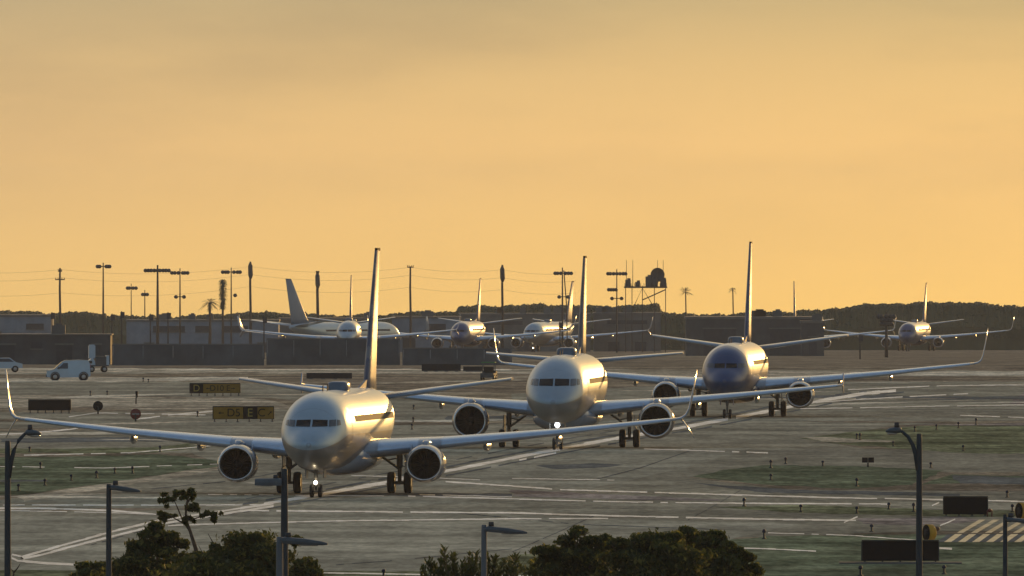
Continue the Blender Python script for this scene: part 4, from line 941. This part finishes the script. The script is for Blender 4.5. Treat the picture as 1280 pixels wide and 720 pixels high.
def sign(x0, x1, y0, y1, yg, label, panels=None, slab=False, legs=5):
    g = gp((x0+x1)/2, yg); s = F/g.y; w = (x1-x0)/s; zb = (yg-y1)/s; h = (y1-y0)/s
    t = thing('taxiway_sign', g, label, 'taxiway sign', 'taxiway signs on the field')
    MB().box((0, 0, zb+h/2), (w, .28, h)).build('cabinet', M_SBLK, t)
    MB().box((0, 0, zb+h+.03), (w+.06, .32, .05)).box((-w/2-.025, 0, zb+h/2), (.045, .32, h-.01)).box((w/2+.025, 0, zb+h/2), (.045, .32, h-.01)).build('frame', M_SGRN, t)
    for i in range(legs):
        x = -w/2+.1+(w-.2)*i/(legs-1); l = MB().box((x, 0, zb/2), (.07, .1, zb)).build('leg', M_SGRN, t); MB().box((x, 0, .02), (.22, .26, .03)).build('foot', M_WALLG, l)
    if slab: MB().box((0, -.25, .035), (w+1.9, 1.6, .07)).build('base_slab', M_WALLG, t)
    for (a, b, m, items) in panels or ():
        p = MB().box(((-.5+(a+b)/2)*w, -.148, zb+h/2), ((b-a)*w-.04, .012, h-.06)).build('face_panel', m, t)
        for it in items:
            x = (-.5+it[1])*w
            if it[0] == 'arrow': arrow((x, -.156, zb+h/2), h*.46, it[2], it[3], p)
            else: text(it[0], h*it[2], (x, -.162, zb+h/2), it[3], p)
    return t
sign(36, 88, 500, 513, 516.5, 'long black sign back left of the round dark board', legs=6)
sign(237.5, 300, 479.5, 491.5, 495, 'upper yellow and black direction sign, long arrowed yellow part', [(0, .26, M_SBLK, [('D', .13, 1.0, M_SLET)]), (.26, 1, M_SYEL, [('arrow', .36, math.pi, M_SBLK), ('D10 E', .60, .85, M_SBLK), ('arrow', .86, 0, M_SBLK)])], legs=7)
sign(266.5, 342, 508.5, 524, 527.5, 'lower yellow direction sign reading D5, with a black E panel', [(0, .50, M_SYEL, [('arrow', .13, math.pi, M_SBLK), ('D5', .34, .9, M_SBLK)]), (.50, .73, M_SBLK, [('E', .61, .95, M_SLET)]), (.73, 1, M_SYEL, [('C', .80, .9, M_SBLK), ('arrow', .94, math.pi/4, M_SBLK)])], legs=6)
sign(1180, 1234, 621.5, 643, 645.5, 'black sign back beyond the striped marking at the right edge', legs=4)
sign(1078, 1172.5, 676.5, 701, 704.5, 'large black sign back on a slab in the right foreground', slab=True, legs=5)
def small_sign():
    g = gp(1085, 584); s = F/g.y; t = thing('marker_board', g, 'small twin panelled marker board on one stem by the grass', 'marker board')
    MB().tube([(0, 0, 0), (0, 0, .25)], .05, 8).build('stem', M_SGRN, t)
    for k in (-1, 1): MB().box((k*.175, 0, .41), (.33, .1, .30)).box((k*.175, -.053, .41), (.28, .006, .25)).build('panel', M_SBLK, t)
small_sign()
def disc_sign(px, yc, yg, r, m, label, bar=False):
    g = gp(px, yg); s = F/g.y; zc = (yg-yc)/s; t = thing('round_sign', g, label, 'round sign')
    MB().tube([(0, 0, 0), (0, 0, zc)], .06, 8).build('stem', M_SGRN, t)
    d = MB().lathe([(-.03, .01), (-.035, r/s*.97), (-.02, r/s), (.02, r/s), (.03, .01)], (0, 0, zc), 'y', 28).build('disc', m, t)
    if bar: MB().box((0, -.045, zc), (r/s*1.35, .01, r/s*.32)).build('bar', M_SWHT, d)
disc_sign(122.5, 507.5, 517.5, 6.3, M_SBLK, 'round dark board on a stem right of the long black sign back')
disc_sign(169.5, 517.5, 527, 6.8, M_RED, 'round red no entry sign above the first airliner\'s right wing', True)
g = gp(170, 505); t = thing('marker_post', g, 'slim dark marker post behind the red round sign', 'post'); MB().tube([(0, 0, 0), (0, 0, .45), (.06, 0, .55), (.05, 0, .98)], [.05, .05, .09, .11], 8).build('post', M_SGRN, t); MB().box((.05, -.05, .85), (.16, .16, .3)).build('marker_cap', M_SBLK, t)  # plain small post
def guard_light(px, yc, yg, r, label):
    g = gp(px, yg); s = F/g.y; zc = (yg-yc)/s; rr = r/s
    t = thing('guard_light', g, label, 'guard light', 'yellow drum guard lights')
    MB().tube([(0, 0, 0), (0, 0, zc-rr*.6)], .05, 8).box((0, 0, .03), (.4, .4, .06)).build('stand', M_SGRN, t)
    rz = Matrix.Rotation(R(27), 4, 'Z')
    def lt(prof, m, nm, p):
        mb = MB().lathe(prof, (0, 0, 0), 'x', 28); mb.v = [tuple(rz @ Vector(v)+Vector((0, 0, zc))) for v in mb.v]; return mb.build(nm, m, p)
    b = lt([(-rr*.25, rr*.98), (-rr*.25, rr*1.02), (rr*.55, rr*1.0), (rr*.75, rr*.8), (rr*1.0, rr*.35), (rr*1.02, .01)], mat('drum_yellow', (.48, .24, .02), .5, .3, noise=.15, nscale=5), 'drum', t)
    lt([(-rr*.25, rr*.97), (-rr*.2, .01)], M_SBLK, 'lens', b); lt([(-rr*.27, rr*.5), (-rr*.3, rr*.5), (-rr*.3, .01)], M_DARK, 'lens_boss', b)
    MB().ball((rr*1.05, .3, zc+rr*.45), (.14, .14, .11), 12).build('sensor_head', mat('sensor_brown', (.10, .05, .03), .6, noise=.2, nscale=5), t)
guard_light(1160, 666, 686, 10.5, 'yellow drum guard light peeking out behind the large black sign')
guard_light(1276, 639, 652, 10.5, 'yellow drum guard light at the right edge of the picture')
def little_fixture():
    g = gp(1237, 646); t = thing('inset_fixture', g, 'small reddish hooped fixture right of the upper black sign back', 'light fixture')
    MB().tube([(-.1, 0, 0), (-.12, 0, .28), (0, 0, .38), (.12, 0, .28), (.1, 0, 0)], .03, 8).build('hoop', M_RED, t); MB().ball((0, 0, .30), (.11, .11, .09), 10).build('lamp_head', M_RED, t)
little_fixture()
proto = None
EDGE = [(23, 614), (56, 607), (89, 601), (120.5, 598), (143.5, 592), (165.5, 592), (50.5, 586), (37, 565), (200, 565), (72, 512), (982, 580), (1028.5, 583), (1163.5, 585), (1071, 549), (1075, 550), (1116.5, 558), (1170.5, 537), (1198, 535), (1220, 531), (1143.5, 540),
        (1204, 564), (963.5, 585), (963.5, 600), (1071, 608), (1259, 622), (1111, 637), (1071, 642), (1001, 640), (1142, 640), (1089.5, 665), (1075.5, 720), (930, 633), (1265.5, 640), (679.5, 692), (479.5, 722), (185.5, 478), (179, 477), (113, 495), (134, 494), (517, 512), (515, 537), (516.5, 528), (1180, 718), (955, 674), (247, 521)]
for i, (x, y) in enumerate(EDGE):
    g = gp(x, y); tall = .38
    if proto is None:
        proto = thing('edge_light', g, 'small dark taxiway edge light on a short stem beside the pavement', 'edge light', 'taxiway edge lights on the field')
        MB().tube([(0, 0, 0), (0, 0, .03), (0, 0, .06), (0, 0, tall*.68)], [.11, .10, .045, .045], 8).build('stem', M_SGRN, proto)
        MB().lathe([(tall*.66, .075), (tall*.70, .085), (tall*.9, .075), (tall, .03)], (0, 0, 0), 'z', 12).build('lens', mat('edge_light_lens', (.012, .02, .04), .6, .1, noise=.2, nscale=8), proto)
    else:
        c = copy_tree(proto); c.location = g; c.scale = (1, 1, rnd.uniform(.85, 1.25))

# ------------------------------------------------------------------ foreground street lamps and trees
M_LPOLE = mat('galvanised_pole', (0.032, 0.040, 0.045), 0.65, 0.2, 0.0, noise=0.25, nscale=3, stretch=(1, 1, .25))
M_LPOLE2 = mat('pale_galvanised_pole', (0.09, 0.105, 0.115), 0.6, 0.25, 0.0, noise=0.2, nscale=3, stretch=(1, 1, .25))
M_LHEAD = mat('lamp_head_grey', (0.06, 0.075, 0.085), 0.5, 0.3, 0.0, noise=0.15, nscale=4)
M_LENS = mat('lamp_lens', (0.35, 0.33, 0.28), 0.2, 0.5, noise=0.1, nscale=4)
def street_lamp(px, ytop, D, label, style, side=1, w=8, reach=45, hy=None, m=None, ht=9.0):
    s = F/D; g = Vector(((px-640)/s, D, 0)); Z = lambda py: H-(py-YH)/s
    t = thing('street_lamp', g, label, 'street lamp', 'street lamps along the road in front'); m = m or M_LPOLE
    top = Z(ytop); r = w/s/2
    MB().lathe([(0, r*2.0), (.06, r*2.0), (.08, r*1.6), (.5, r*1.5), (.55, r*1.25), (top*.5, r*1.12), (top-.25, r*.92), (top-.02, r*.85), (top, r*.6)], (0, 0, 0), 'z', 18).build('pole', m, t)
    if style == 'curved':
        ya, yh = ytop+26, hy
        za, zh = Z(ya), Z(yh); X = lambda q: side*q/s
        pts = [(X(1.5), 0, za-.45), (X(4.5), 0, za), (X(8), 0, za+(zh-za)*.4), (X(14), 0, za+(zh-za)*.75), (X(21), 0, zh-.03), (X(26), 0, zh+.02)]
        MB().tube(pts, [.065, .065, .06, .052, .045, .04], 10).build('arm', m, t)
        rr = []
        for q, hw, z0, z1 in ((22, .05, -.03, .06), (24, .11, -.06, .10), (30, .16, -.08, .11), (37, .14, -.07, .08), (42, .04, -.04, .01)):
            rr.append([(X(q), hw*math.cos(a), zh+(z0+z1)/2+(z1-z0)/2*math.sin(a)) for a in [k*math.pi/8 for k in range(16)]])
        hd = MB().loft(rr).build('lamp_head', M_LHEAD, t)
        MB().tube([(X(28), 0, zh+.09), (X(28), 0, zh+.24)], [.075, .065], 10).build('photocell', M_LAMPH, hd)
        MB().ball((X(34), 0, zh-.07), (.15, .11, .05), 12).build('lens', M_LENS, hd)
    else:
        X = lambda q: side*q/s; zh = Z(hy); dz = Z(hy+5)-zh if style == 'droop' else 0
        MB().tube([(0, 0, zh), (X(8), 0, zh+dz*.1)], .075, 10).build('arm', m, t)
        h2 = ht/s/2; rr = []
        for q, k in ((w/2-1, .8), (w/2+2, 1), (reach*.55, 1.0), (reach*.9, .62), (reach, .3)):
            if style == 'flat': k = 1 if q < reach else .9
            rr.append([(X(q), .16*cy, zh+dz*q/reach+h2*k*cz) for cy, cz in ((-1, -.8), (1, -.8), (1.1, 0), (1, .8), (.6, 1), (-.6, 1), (-1, .8), (-1.1, 0))])
        hd = MB().loft(rr, smooth=False).build('lamp_head', M_LHEAD if style != 'flat' else M_LPOLE2, t)
        MB().tube([(X(w*1.2), 0, zh+h2*.8), (X(w*1.2), 0, zh+h2+.10)], [.08, .07], 10).build('photocell', M_LAMPH, hd)
        MB().box((X(reach*.6), 0, zh+dz*.6-h2*.85), (reach/s*.4, .22, .03)).build('lens', M_LENS, hd)
    return t
street_lamp(9.5, 551, 540, 'street lamp with a curved arm to the right at the left edge', 'curved', 1, 7.5, hy=541.5)
street_lamp(1149, 542, 540, 'street lamp with a curved arm to the left before the striped marking', 'curved', -1, 7.5, hy=538.5)
street_lamp(136, 605, 520, 'street lamp with a short drooping head left of the bare topped tree', 'droop', 1, 7, 40, 609, ht=7)
street_lamp(355.5, 586, 545, 'taller street lamp with a flat square head to the left, before the first airliner', 'flat', -1, 9, 37, 603, ht=10)
street_lamp(349.5, 671, 500, 'paler street lamp with its head to the right among the bushes', 'droop', 1, 9, 60, 675, M_LPOLE2, ht=9)
street_lamp(605, 656, 520, 'street lamp with its head to the right above the middle shrub', 'droop', 1, 7.5, 54, 661, M_LPOLE2, ht=8)
street_lamp(1256.5, 643, 520, 'street lamp at the right edge near the drum guard light', 'droop', 1, 6, 48, 649, ht=6)

def leaf_mat(name, c, tr):
    m = mat(name, c, 0.6, 0.2, noise=0.5, nscale=2.5); nt = m.node_tree; b = nt.nodes['Principled BSDF']; o = nt.nodes['Material Output']
    t = nt.nodes.new('ShaderNodeBsdfTranslucent'); t.inputs['Color'].default_value = (*tr, 1); mx = nt.nodes.new('ShaderNodeMixShader'); mx.inputs[0].default_value = 0.45
    nt.links.new(b.outputs[0], mx.inputs[1]); nt.links.new(t.outputs[0], mx.inputs[2]); nt.links.new(mx.outputs[0], o.inputs['Surface']); return m
M_LF = [leaf_mat('tree_leaf', (0.042, 0.054, 0.018), (0.09, 0.105, 0.022)), leaf_mat('yellow_leaf', (0.12, 0.11, 0.028), (0.26, 0.24, 0.05))]  # the second is a brighter yellow leaf, scattered at random
def leafy(mb, centres, n, r, size, seed):
    for i in range(n):
        c, rad = centres[r.randrange(len(centres))]
        while True:
            q = Vector((r.uniform(-1, 1), r.uniform(-1, 1), r.uniform(-1, 1)))
            if q.length <= 1: break
        q = q.normalized()*(q.length**.8)
        if r.random() < .22: q *= r.uniform(1.05, 1.6)
        p = Vector(c)+Vector((q.x*rad[0], q.y*rad[1], q.z*rad[2]))
        a = (q+Vector((r.gauss(0, .7), r.gauss(0, .7), r.gauss(0, .7)))).normalized(); b = a.orthogonal(); b.rotate(Matrix.Rotation(r.uniform(0, 6.28), 3, a)); c2 = a.cross(b); L = size*r.uniform(.7, 1.7); w = L*.5
        mb.add([p-b*L*.5, p+c2*w*.5+a*.02, p+b*L*.5, p-c2*w*.5+a*.02], [(0, 1, 2, 3)])
def tree(px, D, clumps, label, seed, nleaf, size=.115, cat='tree', name='leafy_tree', spread=.8, lean=0, trunk=.14):
    """clumps: (px, py, rx, ry) ellipses of the crown as seen, given depth and set at the tree's distance"""
    s = F/D; base = Vector(((px-640)/s, D, 0)); r = random.Random(seed)
    t = thing(name, base, label, cat, 'trees and shrubs along the road in front')
    cs = []
    for (x, y, rx, ry) in clumps:
        c = Vector(((x-px)/s, r.uniform(-.6, .6)*spread, H-(y-YH)/s)); cs.append((c, (rx/s, max(rx, ry)/s*.9, ry/s)))
    zt = min(c.z for c, _ in cs)*.55
    tm = MB().tube([(0, 0, 0), (.05, .03, zt*.5), (0, 0, zt)], [trunk, trunk*.8, trunk*.7], 10)
    for c, rad in cs:
        mid = Vector((c.x*.45, c.y*.5, zt+(c.z-zt)*.45)); tm.tube([(0, 0, zt-.02), mid, c, c+Vector((r.uniform(-.2, .2), 0, rad[2]*.6))], [trunk*.5, trunk*.32, trunk*.16, .012], 7)
        for k in range(5):
            e = c+Vector((r.uniform(-.8, .8)*rad[0], r.uniform(-.8, .8)*rad[1], r.uniform(-.3, .9)*rad[2])); tm.tube([mid.lerp(c, .6), e], [trunk*.12, .010], 5)
    tm.build('trunk', M_BARK, t)
    sub = []
    for c, rad in cs:                       # each limb carries several uneven sprays
        k = max(8, int(rad[0]*rad[2]*30))
        for _ in range(k):
            q = Vector((r.gauss(0, .5), r.gauss(0, .5), r.gauss(.05, .5)))
            if q.length > 1.02: q = q.normalized()*r.uniform(.85, 1.02)
            f = r.uniform(.14, .5)
            sub.append((c+Vector((q.x*rad[0], q.y*rad[1], q.z*rad[2])), (max(.16, rad[0]*f), max(.16, rad[1]*f), max(.12, rad[2]*f*.8))))
    mb = MB(); leafy(mb, sub, int(nleaf*1.9), r, size, seed); cr = mb.build('crown', M_LF[0], t, recalc=False)
    cr.data.materials.append(M_LF[1])
    idx = np.array([1 if r.random() < .16 else 0 for _ in range(len(cr.data.polygons))], dtype=np.int32); cr.data.polygons.foreach_set('material_index', idx)
    return t
tree(300, 600, [(300, 700, 52, 28), (262, 704, 40, 24), (345, 692, 40, 26), (378, 712, 30, 22), (322, 688, 34, 20), (300, 735, 90, 40)], 'dense dark bushy tree behind the paler lamp in the left foreground', 11, 15000)
tree(195, 610, [(197, 668, 24, 12), (182, 684, 22, 14), (210, 678, 20, 12), (200, 706, 42, 24), (165, 705, 26, 18), (190, 735, 60, 36)], 'smaller dark tree with a rounded tuft, right of the drooping lamp', 12, 8000)
tree(125, 620, [(120, 714, 28, 9), (145, 712, 20, 10), (105, 722, 22, 8)], 'low dark bush at the foot of the drooping lamp', 13, 2600, cat='bush', name='low_bush')
def tufted():
    D = 605; s = F/D; b = Vector(((247-640)/s, D, 0)); t = thing('sparse_tree', b, 'spindly tree with a few separate leaf tufts above the dark bushes on the left', 'tree', 'trees and shrubs along the road in front'); r = random.Random(21)
    P = lambda x, y, d=0: Vector(((x-247)/s, d, H-(y-YH)/s))
    tm = MB().tube([(0, 0, 0), P(246, 760), P(245, 687), P(238, 665), P(232, 648), P(233, 630), P(236, 618)], [.12, .10, .065, .05, .04, .028, .012], 8)
    for pts in ([(238, 665), (228, 650), (222, 635), (216, 622)], [(233, 650), (245, 648), (258, 643), (268, 641)], [(235, 657), (222, 650), (210, 643)], [(233, 630), (240, 620), (246, 614)]):
        tm.tube([P(*p, r.uniform(-.2, .2)) for p in pts], [.035]+[.022]*(len(pts)-2)+[.01], 6)
    tm.build('trunk', M_BARK, t)
    cs = [(P(x, y, r.uniform(-.25, .25)), (rx/s, rx/s*.8, ry/s)) for x, y, rx, ry in ((216, 622, 10, 7), (208, 626, 6, 4), (228, 618, 8, 5), (240, 616, 8, 4), (236, 635, 9, 5), (211, 645, 11, 6), (203, 648, 6, 4), (262, 643, 8, 3), (268, 648, 3, 6), (243, 637, 5, 3), (236, 650, 6, 4))]
    sub = []
    for c, rad in cs:
        for _ in range(7):
            d = Vector((r.gauss(0, .6), r.gauss(0, .6), r.gauss(.1, .55))); f = r.uniform(.12, .38)
            e = c+Vector((d.x*rad[0], d.y*rad[1], d.z*rad[2])); sub.append((e, (rad[0]*f, rad[1]*f, max(.04, rad[2]*f*.8))))
    mb = MB(); leafy(mb, sub, 1500, r, .12, 3); mb.build('crown', M_LF[0], t, recalc=False)
tufted()
def spiky(px, D, label, seed, stems):
    s = F/D; b = Vector(((px-640)/s, D, 0)); t = thing('upright_shrub', b, label, 'shrub', 'trees and shrubs along the road in front'); r = random.Random(seed)
    tm = MB(); mb = MB()
    for x, y in stems:
        for k in range(3):
            dx, dy = r.uniform(-5, 5), abs(r.gauss(0, 7)); T = Vector(((x+dx-px)/s, r.uniform(-.7, .7), H-(y+dy-YH)/s)); B = Vector((T.x*.35, T.y*.4, T.z*.35))
            tm.tube([(0, 0, 0), B, T], [.04, .03, .008], 5)
            L = (T-B).length
            for i in range(90):
                u = r.uniform(.35, 1.0); p = B.lerp(T, u); a = r.uniform(0, 6.28); d = Vector((math.cos(a)*.7, math.sin(a)*.7, r.uniform(.5, 1.1))).normalized(); q = d.cross(Vector((0, 0, 1))).normalized()*.035; l = r.uniform(.14, .26)
                mb.add([p, p+d*l*.5+q, p+d*l, p+d*l*.5-q], [(0, 1, 2, 3)])
    tm.build('stems', M_BARK, t); mb.build('foliage', M_LF[0], t, recalc=False)
spiky(590, 570, 'upright spiky shrub below the middle street lamp', 31, [(530, 708), (538, 700), (548, 694), (556, 682), (562, 692), (570, 692), (578, 697), (588, 696), (592, 690), (600, 698), (610, 692), (616, 698), (625, 694), (634, 700), (644, 694), (652, 702), (545, 712), (565, 710), (585, 712), (605, 712), (625, 712), (645, 714)])
tree(715, 610, [(722, 674, 26, 13), (712, 690, 36, 18), (745, 682, 18, 12), (690, 704, 30, 16), (735, 705, 40, 22), (700, 735, 60, 36)], 'dark tree with a peaked top right of the middle shrub', 41, 9000)
tree(810, 600, [(805, 682, 34, 16), (780, 692, 24, 16), (830, 675, 24, 12), (820, 700, 52, 26), (770, 712, 30, 18), (810, 735, 80, 38)], 'broad dark round tree in the middle of the foreground clump', 42, 13000)
tree(885, 605, [(868, 674, 26, 13), (888, 678, 22, 13), (900, 692, 26, 16), (875, 700, 46, 24), (925, 700, 14, 12), (934, 714, 14, 12), (890, 735, 60, 36)], 'dark tree at the right end of the foreground clump', 43, 11000)
def bare_twig(px, D, label, branches):
    s = F/D; b = Vector(((px-640)/s, D, 0)); P = lambda x, y: Vector(((x-px)/s, 0, H-(y-YH)/s)); t = thing('bare_sapling', b, label, 'sapling', 'trees and shrubs along the road in front')
    MB().tube([(0, 0, 0), P(*branches[0][0])], [.05, .03], 6).build('trunk', M_BARK, t)
    for br in branches: MB().tube([P(*p) for p in br], [.03]+[.02]*(len(br)-2)+[.01], 6).build('branch', M_BARK, t)
bare_twig(17, 560, 'bare forked sapling at the foot of the leftmost street lamp', [[(17, 722), (17, 715), (12, 709)], [(17, 716), (22, 710), (25, 705)]])
bare_twig(268, 600, 'bare twig poking out above the dense left foreground tree', [[(270, 690), (266, 678), (260, 667)], [(268, 684), (264, 678)]])

# ------------------------------------------------------------------ haze
def haze():
    m = bpy.data.materials.new('haze_air'); m.use_nodes = True; nt = m.node_tree; nt.nodes.clear()
    o = nt.nodes.new('ShaderNodeOutputMaterial'); v = nt.nodes.new('ShaderNodeVolumePrincipled'); nt.links.new(v.outputs[0], o.inputs['Volume'])
    v.inputs['Color'].default_value = (0.86, 0.86, 0.88, 1); v.inputs['Density'].default_value = HAZE; v.inputs['Anisotropy'].default_value = 0.1
    zl = terrain(6000)-1.5
    b = MB().box((0, 1800, (zl+32)/2), (6400, 9000, 32-zl)).build('haze', m); tag(b, kind='stuff')
HAZE = 0.000036
haze()
